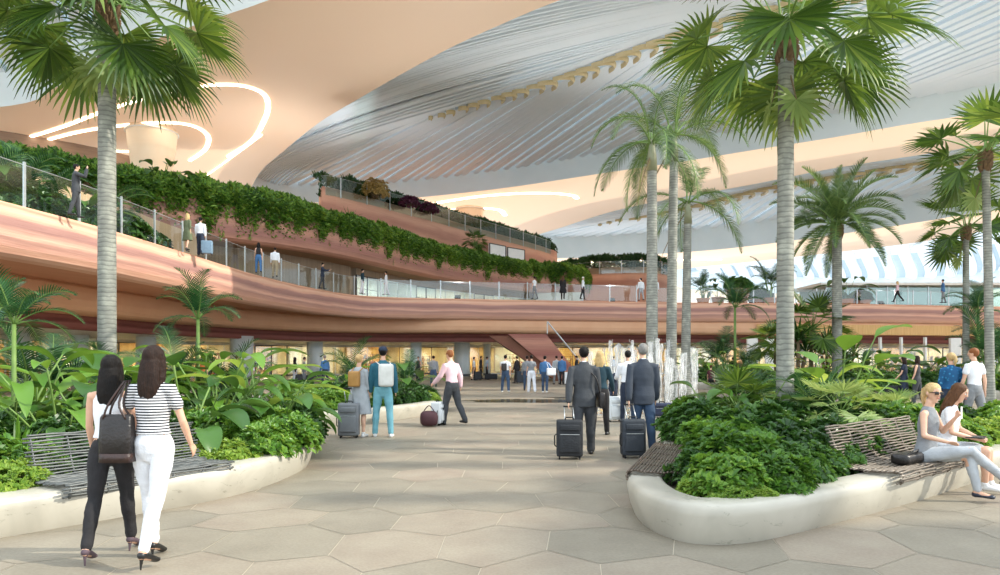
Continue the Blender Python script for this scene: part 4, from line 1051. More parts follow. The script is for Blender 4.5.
# ---------- luggage ----------
CASEM = {'black': mat('black_nylon','#1f2226','#2a2d31',.7,scale=10,bump=.3), 'dark': mat('charcoal_nylon','#2b3138','#363c44',.7,scale=10,bump=.3), 'grey': mat('grey_shell','#6f7276','#7d8084',.35,scale=5), 'white': mat('white_shell','#dfe3e4','#e8ebec',.3,scale=5), 'maroon': mat('maroon_bag','#3d1f26','#4a272f',.7,scale=9), 'navy': mat('navy_shell','#242c42','#2d3650',.45,scale=9), 'blue': mat('blue_shell','#6f8aa0','#7e99ae',.5,scale=9)}
RUBBER = mat('black_rubber','#141414',None,.6)
def suitcase(label, hand, x, y, heading, kind='black', w=.40, hgt=.56, dp=.24, z=0, simple=False, tilt=None, group=None):
    """upright trolley case; the telescopic handle reaches up to the hand when one is given"""
    t = thing('suitcase', label, 'suitcase', (x, y, z), R(heading), group); m = CASEM[kind]
    mb = MB(); addrbox(mb, (0,0,hgt/2+.05), (w,dp,hgt), .04, 3); mb.build('shell', m, t, True)
    if not simple:
        mb = MB(); addrbox(mb, (0,-dp/2-.015,hgt*.37+.05), (w*.8,.05,hgt*.5), .02, 2); mb.build('front_pocket', m, t, True)
        mb = MB(); addrbox(mb, (0,-dp/2-.01,hgt*.80+.05), (w*.72,.035,hgt*.16), .012, 2); mb.build('top_pocket', m, t, True)
        mb = MB(); mb.tube([(-w*.36,-dp/2-.045,hgt*.62+.05),(w*.36,-dp/2-.045,hgt*.62+.05)], .005, 5); mb.build('zip', METAL, t)
        mb = MB(); mb.tube([(-.07,-.0,hgt+.05),(-.06,0,hgt+.085),(.06,0,hgt+.085),(.07,0,hgt+.05)], .011, 6); mb.build('grab_handle', RUBBER, t, True)
        mb = MB(); mb.tube([(-w/2,-.05,hgt*.35),(-w/2-.03,-.05,hgt*.4),(-w/2-.03,-.05,hgt*.65),(-w/2,-.05,hgt*.7)], .01, 6); mb.build('side_handle', RUBBER, t, True)
    if hand is not None:
        Mi = (Matrix.Translation((x,y,z)) @ Matrix.Rotation(R(heading),4,'Z')).inverted(); q = Mi @ hand
        top = Vector((q.x, q.y, q.z))
        mb = MB()
        for s in (-1,1): mb.tube([(s*.075, dp*.35, hgt+.04), top+Vector((s*.07,0,-.01))], .009, 6)
        mb.build('telescopic_handle', METAL, t, True); mb = MB(); mb.tube([top+Vector((-.085,0,0)), top+Vector((.085,0,0))], .014, 8); mb.build('grip', RUBBER, t, True)
    for sx in (-1,1):
        for sy in (-1,1):
            mb = MB(); cx, cy = sx*(w/2-.05), sy*(dp/2-.045)
            mb.tube([(cx-.012,cy,.026),(cx+.012,cy,.026)], .025, 10); mb.build('wheel', RUBBER, t)
    return t
def strap_bag(label, name, cat, c, size, heading, m, straps=(), r=.04):
    t = thing(name, label, cat, tuple(c), R(heading)); mb = MB(); addrbox(mb, (0,0,0), size, r, 3); mb.build('body', m, t, True)
    Mi = (Matrix.Translation(c) @ Matrix.Rotation(R(heading),4,'Z')).inverted()
    for P in straps:
        mb = MB(); mb.tube(catmull([Mi @ Vector(p) for p in P], 14), .012, 6); mb.build('strap', m, t, True)
    return t

# ================= the two women walking at the left =================
PW = person('woman with long black hair in a white sleeveless top and black trousers, walking away', X(111,5.65), 5.65, 8, 1.64, True, legs=((-14,10),(16,2)), arms=((14,9,10),(-6,16,8)), hair=('long','black'), top=('tank','white',.10), bottom=('trousers','black',.004,.052), shoes='mauve', heel=.07, res=.0085, splay=0)
PS = person('woman with long dark hair in a striped T-shirt and tight white trousers, walking away', X(153,5.5), 5.5, -4, 1.70, True, legs=((12,2),(-13,12)), arms=((-3,17,35),(14,12,14)), hair=('long','dark'), top=('shirt','stripe',.10), bottom=('trousers','whitepants',.004,.044), shoes='black', heel=.07, res=.0085, splay=-1)
sh = PS['shL'] + Vector((-.03,-.03,.06))
c = PS['elL'] + Vector((.0,-.09,-.12))
bag = thing('handbag', 'large brown-black leather tote hanging from the shoulder of the striped-shirt woman', 'bag', tuple(c), R(-2))
mb = MB(); R_ = []
for zz, w_, d_ in ((-.19,.105,.05),(-.185,.122,.062),(0,.126,.058),(.15,.12,.045),(.175,.11,.03)):
    R_.append([Vector((w_*max(-1,min(1,1.25*math.cos(2*math.pi*j/24))), d_*max(-1,min(1,1.25*math.sin(2*math.pi*j/24))), zz)) for j in range(24)])
mb.rings(R_); mb.build('body', LEATHER, bag, True)
mb = MB(); mb.rings([[Vector((p.x*1.015, p.y*1.02, -.192+q)) for p in R_[1]] for q in (0,.07)]); mb.build('base_panel', LEATHB, bag, True)
for s in (-1,1):
    mb = MB(); o_ = sh - c; mb.tube(catmull([(-.09,s*.04,.14),(-.05,s*.03,.26),(o_.x,o_.y+s*.02,o_.z+.015),(.03,s*.03,.26),(.09,s*.04,.14)], 20), .009, 6); mb.build('strap', LEATHB, bag, True)

# ================= two men in suits =================
M1 = person('man in a charcoal suit with black hair pulling a black trolley case', X(584,11.6), 11.6, -3, 1.80, legs=((-8,6),(12,2)), arms=((-16,10,6),(10,6,14)), hair=('short','black'), top=('jacket','charcoal'), bottom=('trousers','charcoal',.02,.07), res=.014, skin='light')
suitcase('black trolley case pulled by the man in the charcoal suit', M1['handL'], M1['handL'].x-.01, M1['handL'].y-.28, -4, 'black', .42, .58)
M2 = person('grey-haired man in a dark slate suit jacket and jeans pulling a trolley case', X(643,11.7), 11.7, 0, 1.84, legs=((6,2),(-6,6)), arms=((-14,9,6),(6,6,14)), hair=('short','grey'), top=('jacket','suit'), bottom=('trousers','jeans',.014,.062), res=.014)
suitcase('dark trolley case pulled by the grey-haired man in the slate jacket', M2['handL'], M2['handL'].x+.02, M2['handL'].y-.26, 2, 'dark', .38, .58)
strap_bag('black shoulder bag on the right hip of the man in the charcoal suit', 'shoulder_bag', 'bag', M1['pel']+Vector((.27,-.02,-.02)), (.10,.34,.26), 5, LEATHER, [(M1['pel']+Vector((.25,-.1,.1)), M1['shR']+Vector((-.03,-.1,-.12)), M1['shL']+Vector((.08,-.02,.085)), )])
# ================= couple looking on =================
K1 = person('woman with a blond bun in a knee-length grey dress, seen from behind', X(359,14.4), 14.4, -12, 1.68, True, legs=((3,2),(-3,3)), arms=((6,8,12),(4,7,10)), hair=('bun','blond'), top=('dress','lgrey',None,1.3), bottom=None, shoes='white', res=.016)
K2 = person('man in a teal shirt, dark cap and pale blue jeans standing with a white backpack', X(383,14.35), 14.35, 5, 1.83, legs=((4,2),(-3,2)), arms=((4,9,14),(2,8,12)), hair=('cap','black'), top=('long','teal'), bottom=('trousers','jeansL',.012,.058), shoes='white', res=.016, splay=6)
suitcase('grey hard-shell suitcase beside the woman in the grey dress', Vector((X(348,14.3),14.25,1.0)), X(349,14.2), 14.2, 3, 'grey', .42, .66, .26)
bp_ = strap_bag('tan leather backpack worn by the woman in the grey dress', 'backpack', 'bag', K1['pel']+Vector((-.06,-.19,.30)), (.24,.12,.32), -12, mat('tan_leather','#b98a4c','#a87a3e',.55,scale=8), [(K1['shL']+Vector((.05,-.05,.07)), K1['pel']+Vector((-.14,-.16,.42))), (K1['shR']+Vector((-.05,-.05,.07)), K1['pel']+Vector((.0,-.17,.42)))])
strap_bag('white canvas backpack worn by the man in the teal shirt', 'backpack', 'bag', K2['pel']+Vector((.10,-.23,.30)), (.30,.17,.46), 5, mat('white_canvas','#e3e2dc','#d2d1ca',.8,scale=8), [(K2['shL']+Vector((.06,-.05,.08)), K2['pel']+Vector((.0,-.18,.48))), (K2['shR']+Vector((-.06,-.05,.08)), K2['pel']+Vector((.2,-.18,.48)))], .06)
# ================= hurrying person in pink =================
PK = person('person in a pale pink shirt and dark trousers hurrying with a bag trolley', X(452,17), 17, 50, 1.82, legs=((14,8),(-14,16)), arms=((20,14,30),(-16,12,20)), lean=5, hair=('short','ginger'), top=('long','pink'), bottom=('trousers','charcoal',.02,.065), res=.018)
suitcase('white shell suitcase wheeled along by the person in the pink shirt', None, X(437,16.8), 16.9, 80, 'white', .34, .52, simple=False)
strap_bag('round dark maroon holdall carried beside the person in the pink shirt', 'holdall', 'bag', Vector((X(429,16.5),16.5,.20)), (.42,.34,.36), 12, CASEM['maroon'], [((X(429,16.5)-.12,16.5,.38),(X(429,16.5),16.5,.50),(X(429,16.5)+.12,16.5,.38))], .15)
# ================= behind the suited men =================
person('blond woman in a dark teal jacket walking just beyond the man in the charcoal suit', X(600,14.6), 14.6, -14, 1.76, True, legs=((-10,6),(12,2)), arms=((6,12,10),(14,14,24)), hair=('shoulder','blond'), top=('long','dteal'), bottom=('trousers','black'), res=.019)
WJ = person('dark-haired man in a white shirt holding a navy jacket, beyond the grey-haired man', X(628,17.6), 17.6, -6, 1.80, legs=((8,2),(-10,6)), arms=((12,14,62),(6,10,10)), hair=('short','black'), top=('long','white'), bottom=('trousers','navy',.016,.06), res=.019)
q = WJ['handL']; t = thing('folded_jacket', 'navy jacket draped over the forearm of the man in the white shirt', 'jacket', tuple(q)); mb = MB()
mb.loft([(-.02,-.02,.10),(-.05,-.03,-.02),(-.07,-.04,-.25),(-.05,-.04,-.42)], [(.07,.12),(.10,.14),(.13,.10),(.09,.06)]); link('cloth', remesh(mb, .02, FAB['navy'], 'cloth', 3, (.02, 9)), t)
suitcase('white shell suitcase rolling between the two suited men', None, X(614,18.0), 17.9, 20, 'white', .48, .60, .3)
suitcase('small navy suitcase to the right of the grey-haired man', None, X(662,19), 19, -8, 'navy', .5, .36, .3)
# ================= seated women on the right bench =================
def seated():
    hd = -140; k1 = 1.68/1.775
    # local frame: +Y = out over the kerb, +X = towards the left of the picture... built in world directions through the heading
    kL, kR = (-.09,.45,.93), (.02,.45,1.03)
    feet = {'L': {'knee': (-.10,.43,.93), 'ankle': (-.13,.50,.53), 'dir': (0,1,-.05)}, 'R': {'knee': (-.06,.46,1.0), 'ankle': (-.34,.72,.66), 'dir': (-.5,.75,-.25)}}
    hands = {'L': {'elbow': (-.26,.10,1.18), 'wrist': (-.14,.27,1.37), 'palm': (0,0,1), 'curl': 55}, 'R': {'elbow': (.24,.06,1.16), 'wrist': (.16,.28,1.10), 'palm': (0,1,0), 'curl': 40}}
    a = person('blond woman in sunglasses and grey clothes sitting cross-legged on the taupe bench', 4.93, 8.10, hd, 1.70, True, hair=('ponytail','blond'), lean=4, nod=2, turn=-28, top=('tank','grey',-.02), bottom=('trousers','lgrey',.003,.045), shoes='navy', res=.0095, seat=HW+.065, feet=feet, hands=hands)
    g = MB(); hp = a['headpt']
    for s in (-1,1): g.loft([hp((s*.033-.022,.094,.022)), hp((s*.033+.022,.09,.022))], [(.018,.004),(.018,.004)], side=(0,0,1), n=10)
    g.tube([hp((-.075,.02,.024)), hp((-.06,.085,.026)), hp((0,.102,.028)), hp((.06,.085,.026)), hp((.075,.02,.024))], .004, 6)
    s_ = g.build('sunglasses', mat('dark_lens','#17161a',None,.15), a['t'], True)
    feet2 = {'L': {'knee': (-.12,.44,.93), 'ankle': (-.12,.46,.53), 'dir': (0,1,-.05)}, 'R': {'knee': (.10,.44,.94), 'ankle': (.06,.42,.53), 'dir': (0,1,-.05)}}
    hands2 = {'L': {'elbow': (-.24,.12,1.17), 'wrist': (-.10,.34,1.08), 'palm': (0,1,0), 'curl': 30}, 'R': {'elbow': (.24,.10,1.16), 'wrist': (.08,.33,1.08), 'palm': (0,1,0), 'curl': 30}}
    b = person('woman with long light brown hair in a white T-shirt and shorts, seated', 5.42, 8.52, hd+10, 1.70, True, hair=('long','brown'), lean=8, nod=10, turn=-12, top=('shirt','white',.0), bottom=('shorts','lgrey',.004), shoes='white', res=.0095, seat=HW+.065, feet=feet2, hands=hands2, skin='light')
    t = thing('handbag', 'flat black bag lying on the taupe bench beside the blond woman', 'bag', (4.62,7.93,HW+.12), R(38)); mb = MB(); addrbox(mb, (0,0,0), (.46,.2,.12), .05, 3); mb.build('body', LEATHER, t, True)
    mb = MB(); mb.tube(catmull([(-.15,-.05,.05),(-.05,-.1,.09),(.08,-.08,.09),(.16,-.03,.05)], 12), .01, 6); mb.build('strap', LEATHER, t, True)
    q = b['pel']+Vector((.20,-.26,.17)); t = thing('tablet', 'dark flat tablet on the lap of the long-haired seated woman', 'tablet', tuple(q), R(-130)); mb = MB(); addrbox(mb, (0,0,0), (.26,.19,.012), .005, 2); mb.build('case', SHOEB, t)
    q = a['handL']; t = thing('phone', 'pale phone held up in the hand of the blond seated woman', 'phone', (q.x+.02,q.y-.0,q.z), R(-130)); mb = MB(); addrbox(mb, (0,0,0), (.07,.012,.14), .005, 2); mb.build('case', WHITE, t)
seated()
person('woman with a blond ponytail in a blue floral blouse standing behind the bench', X(951,14.9), 14.9, -10, 1.72, True, hair=('ponytail','blond'), top=('long','floral'), bottom=('trousers','navy',.012,.06), arms=((4,8,10),(10,12,20)), turn=20, res=.015)
person('man in a white T-shirt and grey jeans standing beyond the seated women', X(974,14.8), 14.8, 18, 1.82, hair=('short','ginger'), top=('shirt','white'), bottom=('trousers','grey',.016,.06), arms=((6,12,12),(-8,10,10)), legs=((10,4),(-14,12)), turn=25, res=.015)
# ================= people on the concourse: px, Y, height, ... =================
def far(label, px, Y, h=1.74, z=0, **kw):
    kw.setdefault('res', .026 if Y > 30 else .021)
    return person(label, X(px, Y), Y, kw.pop('head', rnd.uniform(-40,40)), h, z=z, **kw)
CZ = .013
far('woman in a dark pinafore walking with a black case toward the right-hand shops', 904, 24.3, 1.68, fem=True, hair=('shoulder','dark'), top=('dress','navy',None,.4), bottom=None, head=60, arms=((20,10,20),(-10,10,14)))
far('woman in a long charcoal pinafore close beside the woman in the dark pinafore', 917, 24.0, 1.70, fem=True, hair=('shoulder','dark'), top=('tank','charcoal'), bottom=('trousers','charcoal',.02,.08), head=50)
suitcase('black suitcase behind the two women in pinafores', None, X(893,24.3), 24.3, 30, 'black', .5, .62, .3)
far('man in a navy jacket and cyan trousers walking before the plants', 688, 34.5, 1.82, head=-70, legs=((18,6),(-20,14)), hair=('short','black'), top=('jacket','navy'), bottom=('trousers','cyan',.02,.07))
far('person in a maroon top sitting on the low ledge near the fountain', 711, 36.35, 1.62, head=-30, fem=True, hair=('short','brown'), top=('shirt','burg'), bottom=('trousers','black'), seat=.44, feet={'L':{'knee':(-.1,.44,.92),'ankle':(-.1,.46,.5)},'R':{'knee':(.1,.44,.92),'ankle':(.12,.6,.55)}})
far('man in a tan shirt and black trousers by the slender palms', 741, 45, 1.75, hair=('short','dark'), top=('shirt','tan'), bottom=('trousers','black'))
far('person in a black top standing by the plants left of the tan-shirted man', 733, 47, 1.7, hair=('short','black'), top=('long','black'), bottom=('trousers','charcoal'))
far('man in a white shirt with a black sling bag and dark jeans', 505.5, 33.7, 1.78, head=-10, hair=('short','black'), top=('shirt','white'), bottom=('trousers','jeans',.02,.065), shoes='white', splay=8)
strap_bag('black sling bag on the back of the man in the white shirt', 'sling_bag', 'bag', Vector((X(504,33.7),33.52,1.22)), (.26,.12,.34), 20, LEATHER, [((X(504,33.7)-.1,33.5,1.1),(X(504,33.7)+.12,33.55,1.46))])
far('person in a grey patterned top and white trousers with back turned', 531.5, 33.4, 1.77, head=8, fem=True, hair=('short','black'), top=('shirt','grey'), bottom=('trousers','whitepants',.02,.075), shoes='white')
far('person in a grey jacket half hidden behind the one in white trousers', 527, 35.5, 1.76, head=0, hair=('short','dark'), top=('long','grey'), bottom=('trousers','jeans'))
far('person in a dark blue top with a white bag and blue jeans', 545, 33.2, 1.74, head=-16, hair=('short','black'), top=('long','blue'), bottom=('trousers','jeans'), shoes='white')
strap_bag('white tote at the hip of the person in the dark blue top', 'tote_bag', 'bag', Vector((X(551,33),32.9,1.0)), (.42,.16,.34), 10, FAB['white'], [((X(551,33)-.12,32.9,1.15),(X(547,33),33.0,1.45),(X(551,33)+.1,32.9,1.15))])
far('person in black standing with a dark case under the staircase', 517, 46, 1.76, head=60, hair=('short','black'), top=('jacket','black'), bottom=('trousers','black'), z=CZ)
suitcase('dark suitcase under the staircase beside the person in black', None, X(521,45.6), 45.6, 10, 'dark', .6, .75, .35, z=CZ, simple=True)
far('person in a light grey coat waiting below the stair foot', 556.5, 44, 1.78, head=20, hair=('short','dark'), top=('long','lgrey'), bottom=('trousers','grey'), z=CZ)
far('man in a blue jacket and dark trousers waiting below the stair foot', 562, 43.6, 1.76, head=-20, hair=('short','black'), top=('jacket','blue'), bottom=('trousers','black'), z=CZ)
suitcase('white suitcase beside the man in the blue jacket below the stair foot', None, X(568.5,43.4), 43.4, 0, 'white', .5, .72, .35, z=CZ, simple=True)
far('person in black walking left beyond the man in the charcoal suit', 576.5, 46, 1.8, head=80, hair=('short','black'), top=('jacket','black'), bottom=('trousers','black'), z=CZ)
far('man in a pale shirt seen through the fountain jets', 613.5, 56, 1.8, hair=('short','black'), top=('long','lblue'), bottom=('trousers','charcoal'), z=CZ)
far('woman in a white blouse and dark skirt pulling a small case', 474, 52, 1.72, head=-80, fem=True, hair=('short','black'), top=('shirt','white'), bottom=('skirt','black'), z=CZ)
suitcase('small black case behind the woman in the white blouse', None, X(477.5,52), 52, 20, 'black', .55, .62, .35, z=CZ, simple=True)
far('person in a black suit in the middle of the group of three travellers', 481, 55, 1.8, head=-80, hair=('short','black'), top=('jacket','black'), bottom=('trousers','black'), z=CZ)
far('person in a light blue shirt at the right of the group of three travellers', 487, 54, 1.76, head=-70, hair=('short','black'), top=('shirt','lblue'), bottom=('trousers','black'), z=CZ)
suitcase('black case on its side behind the person in the light blue shirt', None, X(491,54), 54, 5, 'black', .95, .38, .4, z=CZ, simple=True)
far('woman in a black dress standing before the flower display', 418.3, 49, 1.76, head=170, fem=True, hair=('bun','dark'), top=('tank','black'), bottom=('trousers','black',.03,.09), z=CZ)
far('person in a purple-grey top beside the pink-shirted person', 433.5, 40, 1.78, head=10, hair=('short','dark'), top=('long','grey'), bottom=('trousers','jeans'))
far('person in a pale shirt and dark trousers behind the large leaves', 237, 41, 1.80, head=-60, hair=('short','ginger'), top=('long','lblue'), bottom=('trousers','navy'))
far('person in a white top with black hair behind the large leaves', 253, 40, 1.64, head=-70, hair=('short','black'), top=('shirt','white'), bottom=('trousers','khaki'))
far('woman in black and white with a dark handbag walking past the shops', 295, 41, 1.70, head=-60, fem=True, hair=('shoulder','black'), top=('long','black'), bottom=('trousers','lgrey',.02,.07), legs=((14,4),(-14,10)))
far('person in a grey suit and white shirt wheeling a black case', 304.5, 41.5, 1.72, head=-60, hair=('short','dark'), top=('long','grey'), bottom=('trousers','grey'), legs=((14,4),(-14,10)))
suitcase('black wheeled case between the two travellers passing the shops', None, X(299,41), 41, 20, 'black', .42, .62, .3, simple=True)
suitcase('black wheeled case trailing behind the person in the grey suit', None, X(310,41.3), 41.3, 20, 'black', .42, .60, .3, simple=True)
far('man in a blue shirt and dark trousers beside the pale column', 325, 40, 1.80, head=50, hair=('short','grey'), top=('long','blue'), bottom=('trousers','navy'))
far('person in an orange shirt partly hidden by the dark palm', 203.5, 36, 1.62, head=0, hair=('short','brown'), top=('shirt','orange'), bottom=('trousers','black'))
# ---------- on the terraces ----------
def terr(label, px, py, h, Z, **kw):
    Y = (Z-EYE)*F/(HY-py); return far(label, px, Y, h, z=Z, **kw)
TZ = 6.6
far('man in a dark coat holding a camera to his face on the first terrace', 76, 24.6, 1.84, z=TZ, head=-55, hair=('short','black'), top=('jacket','charcoal'), bottom=('trousers','charcoal'), res=.02, arms=((-10,24,14),(70,20,100)))
terr('woman in a grey dress on the first terrace beside a man in white', 187.5, 251, 1.72, TZ, head=-20, fem=True, hair=('shoulder','blond'), top=('dress','olive',None,1.2), bottom=None)
terr('man in a white shirt with a case seen from behind on the first terrace', 200.5, 255, 1.80, TZ, head=0, hair=('short','black'), top=('long','white'), bottom=('trousers','navy',.02,.07))
suitcase('pale blue case beside the man in the white shirt on the first terrace', None, X(207,33.6), 33.6, 10, 'blue', .5, .62, .3, z=TZ, simple=True)
terr('woman in a black top at the railing of the first terrace', 258.5, 273, 1.76, TZ, fem=True, head=20, hair=('shoulder','black'), top=('tank','black'), bottom=('trousers','blue'))
terr('person in a white shirt at the railing next to the woman in black', 275, 277.5, 1.84, TZ, head=10, hair=('short','dark'), top=('long','white'), bottom=('trousers','khaki'))
terr('person in dark clothes leaning by the railing posts of the first terrace', 322.5, 289, 1.85, TZ, head=-80, hair=('short','black'), top=('jacket','navy'), bottom=('trousers','charcoal'), arms=((60,10,50),(40,10,60)))
terr('person in white and green before the first lit bay of the terrace', 362.5, 294.2, 1.95, TZ, head=-60, hair=('short','black'), top=('long','dteal'), bottom=('trousers','white',.02,.08))
terr('person in an all-white outfit on the first terrace', 386, 295.2, 1.85, TZ, head=100, hair=('short','black'), top=('long','white'), bottom=('trousers','white',.02,.08))
terr('person in a white blouse walking behind the glass railing', 534.5, 299, 1.86, TZ, head=60, hair=('short','dark'), top=('shirt','white'), bottom=('trousers','grey'))
terr('person in a long dark coat on the terrace right of the hanging plants', 563, 299.5, 2.0, TZ, head=-20, fem=True, hair=('long','brown'), top=('dress','black',None,1.8), bottom=('trousers','black'))
terr('person in a white shirt and black trousers leaning on the glass railing', 583, 299.5, 1.9, TZ, head=-100, hair=('short','white'), top=('long','white'), bottom=('trousers','black'))
terr('dark-haired person in white behind the railing near the three palm trunks', 641, 300.5, 1.9, TZ, head=20, hair=('short','black'), top=('long','white'), bottom=('trousers','lgrey'))
terr('dark-haired person between the tall palm trunks on the terrace', 655.5, 300.6, 1.9, TZ, head=-20, hair=('short','black'), top=('long','white'), bottom=('trousers','white'))
terr('woman in a pale top and black trousers walking on the right terrace', 897.5, 302, 1.86, TZ, head=60, fem=True, hair=('shoulder','blond'), top=('long','pink'), bottom=('trousers','black'), legs=((22,6),(-22,16)))
terr('man in a blue-grey suit standing on the right terrace', 943, 303, 2.1, TZ, head=70, hair=('short','black'), top=('jacket','blue'), bottom=('trousers','grey'))
UZ = 11.62
far('person with white hair among the plants of the upper terrace', 58, 44, 1.76, z=UZ, hair=('short','white'), top=('long','charcoal'), bottom=('trousers','charcoal'), head=180)
far('man in a blue shirt on the upper terrace at the left', 67.5, 44, 1.86, z=UZ, hair=('short','dark'), top=('shirt','blue'), bottom=('trousers','lblue'), head=170)
far('person in white standing by the flaring column on the upper terrace', 138, 46, 1.8, z=UZ, hair=('short','black'), top=('shirt','white'), bottom=('trousers','white'), head=0)
far('person in a pale shirt looking over the hanging plants', 193, 46.5, 1.8, z=UZ, hair=('short','black'), top=('shirt','lblue'), bottom=('trousers','navy'), head=0)
far('person in white half hidden by the hanging plants below the pod', 381.5, 66, 1.9, z=UZ, hair=('short','brown'), top=('shirt','white'), bottom=('trousers','khaki'), head=60)
# ================= foliage =================
G_DEEP = leafmat('leaf_deep', ['#22401a','#315623','#456f2b','#5f8738'], .35, .3)
G_MID = leafmat('leaf_mid', ['#375c20','#4d7a2a','#6a9635','#8db04a'], .38, .35)
G_LIME = leafmat('leaf_lime', ['#587f2f','#759a3a','#93b04a','#b1c35c'], .4, .45)
G_FAN = leafmat('leaf_fan', ['#28451a','#3b5a20','#58772b','#86993f'], .4, .4)
G_PALM = leafmat('leaf_palm', ['#2b4726','#3d5b2e','#557038','#7a8c4a'], .45, .35)
G_DARKP = leafmat('leaf_dark_palm', ['#1f4226','#2c5530','#3b6a38'], .4, .3)
G_OLIVE = leafmat('leaf_olive', ['#6f8a4a','#8aa35c','#a8b872'], .5, .4)
G_HANG = leafmat('leaf_hang', ['#2c4f1c','#446f27','#638f34','#88ad43','#aec356'], .38, .35)
G_YEL = leafmat('leaf_yellow', ['#b5cf3a','#cfe04c','#dbe65e'], .4, .6)
G_DRY = leafmat('leaf_dry', ['#8a7440','#a89455','#c0ad6c'], .7, .4)
G_PURP = leafmat('leaf_purple', ['#4a1f33','#6a2c48','#3a2430'], .5, .3)
STEMG = mat('green_stem','#5f7d3a','#76924a',.6,scale=6); STEMB = mat('brown_stem','#6b5a43','#7d6b50',.8,scale=8)
BOOT = mat('palm_fibre','#5a4530','#7c6245',.9,scale=14,bump=.8)
def trunkmat():
    m, nt, b = nt_of('ringed_palm_trunk'); N, L = nt.nodes, nt.links
    tc = N.new('ShaderNodeTexCoord'); w_ = N.new('ShaderNodeTexWave'); w_.wave_type='BANDS'; w_.bands_direction='Z'; w_.inputs['Scale'].default_value=3.6; w_.inputs['Distortion'].default_value=3.2; w_.inputs['Detail'].default_value=3; w_.inputs['Detail Scale'].default_value=1.5
    L.new(tc.outputs['Object'], w_.inputs['Vector'])
    n = N.new('ShaderNodeTexNoise'); n.inputs['Scale'].default_value=5; n.inputs['Detail'].default_value=6; L.new(tc.outputs['Object'], n.inputs['Vector'])
    r = ramp(nt, [(.0,'#8d8e88'),(.2,'#a3a49d'),(.6,'#b1b2ab'),(1,'#abaca5')]); L.new(w_.outputs['Fac'], r.inputs[0])
    g = ramp(nt, [(.3,'#666660'),(.5,'#80807a'),(.72,'#b4b4aa')]); L.new(n.outputs['Fac'], g.inputs[0])
    mx = N.new('ShaderNodeMix'); mx.data_type='RGBA'; mx.blend_type='OVERLAY'; mx.inputs[0].default_value=.7
    L.new(r.outputs[0], mx.inputs[6]); L.new(g.outputs[0], mx.inputs[7]); L.new(mx.outputs[2], b.inputs['Base Color'])
    bp = N.new('ShaderNodeBump'); bp.inputs['Strength'].default_value=.18; bp.inputs['Distance'].default_value=.012; L.new(w_.outputs['Fac'], bp.inputs['Height']); L.new(bp.outputs[0], b.inputs['Normal'])
    b.inputs['Roughness'].default_value=.8; return m
TRUNK = trunkmat()
V3 = Vector
def blade(mb, p, d, up, ln, w, droop=.3, n=4, fold=.25, m=0, shape=.45, curl=0):
    """one leaf: left edge, midrib, right edge; widest at `shape`"""
    d = d.normalized(); s = d.cross(up)
    if s.length < 1e-3: s = V3((1,0,0))
    s.normalize(); u = s.cross(d); i = len(mb.v); cur = V3(p); dd = d.copy(); st = ln/n
    for k in range(n+1):
        t = k/n
        ww = w*.5*(math.sin(math.pi*min(1, t/(2*shape))) if t < shape else math.cos(math.pi/2*(t-shape)/(1-shape))**.8)
        if k == 0: ww = w*.06
        uu = s.cross(dd)
        mb.v += [tuple(cur - s*ww + uu*ww*fold), tuple(cur), tuple(cur + s*ww + uu*ww*fold)]
        cur = cur + dd*st; dd = (dd + V3((0,0,-droop/n*1.6))).normalized()
    for k in range(n):
        a = i+k*3; mb.f += [(a, a+1, a+4, a+3), (a+1, a+2, a+5, a+4)]; mb.m += [m, m]
def kite(mb, p, d, up, ln, w, fold=.3, m=0):
    s = d.cross(up)
    if s.length < 1e-3: s = V3((1,0,0))
    s = s.normalized()*w*.5; u = s.cross(d).normalized()*w*.5*fold; i = len(mb.v)
    q = d*ln
    mb.v += [tuple(p), tuple(p+q*.35-s+u), tuple(p+q*.72-s*.72+u), tuple(p+q-u), tuple(p+q*.72+s*.72+u), tuple(p+q*.35+s+u)]
    mb.f += [(i,i+3,i+2,i+1),(i,i+5,i+4,i+3)]; mb.m += [m,m]
def ribbon(mb, p, d, side, ln, w, droop, n=3, m=0):
    i = len(mb.v); cur = V3(p); dd = d.normalized(); st = ln/n
    for k in range(n+1):
        t = k/n; ww = w*.5*(1-t**1.6)*(1 if k else .6)
        mb.v += [tuple(cur-side*ww), tuple(cur+side*ww)]
        cur = cur + dd*st; dd = (dd + V3((0,0,-droop/n*(1+t)))).normalized()
    for k in range(n): a = i+k*2; mb.f.append((a,a+1,a+3,a+2)); mb.m.append(m)

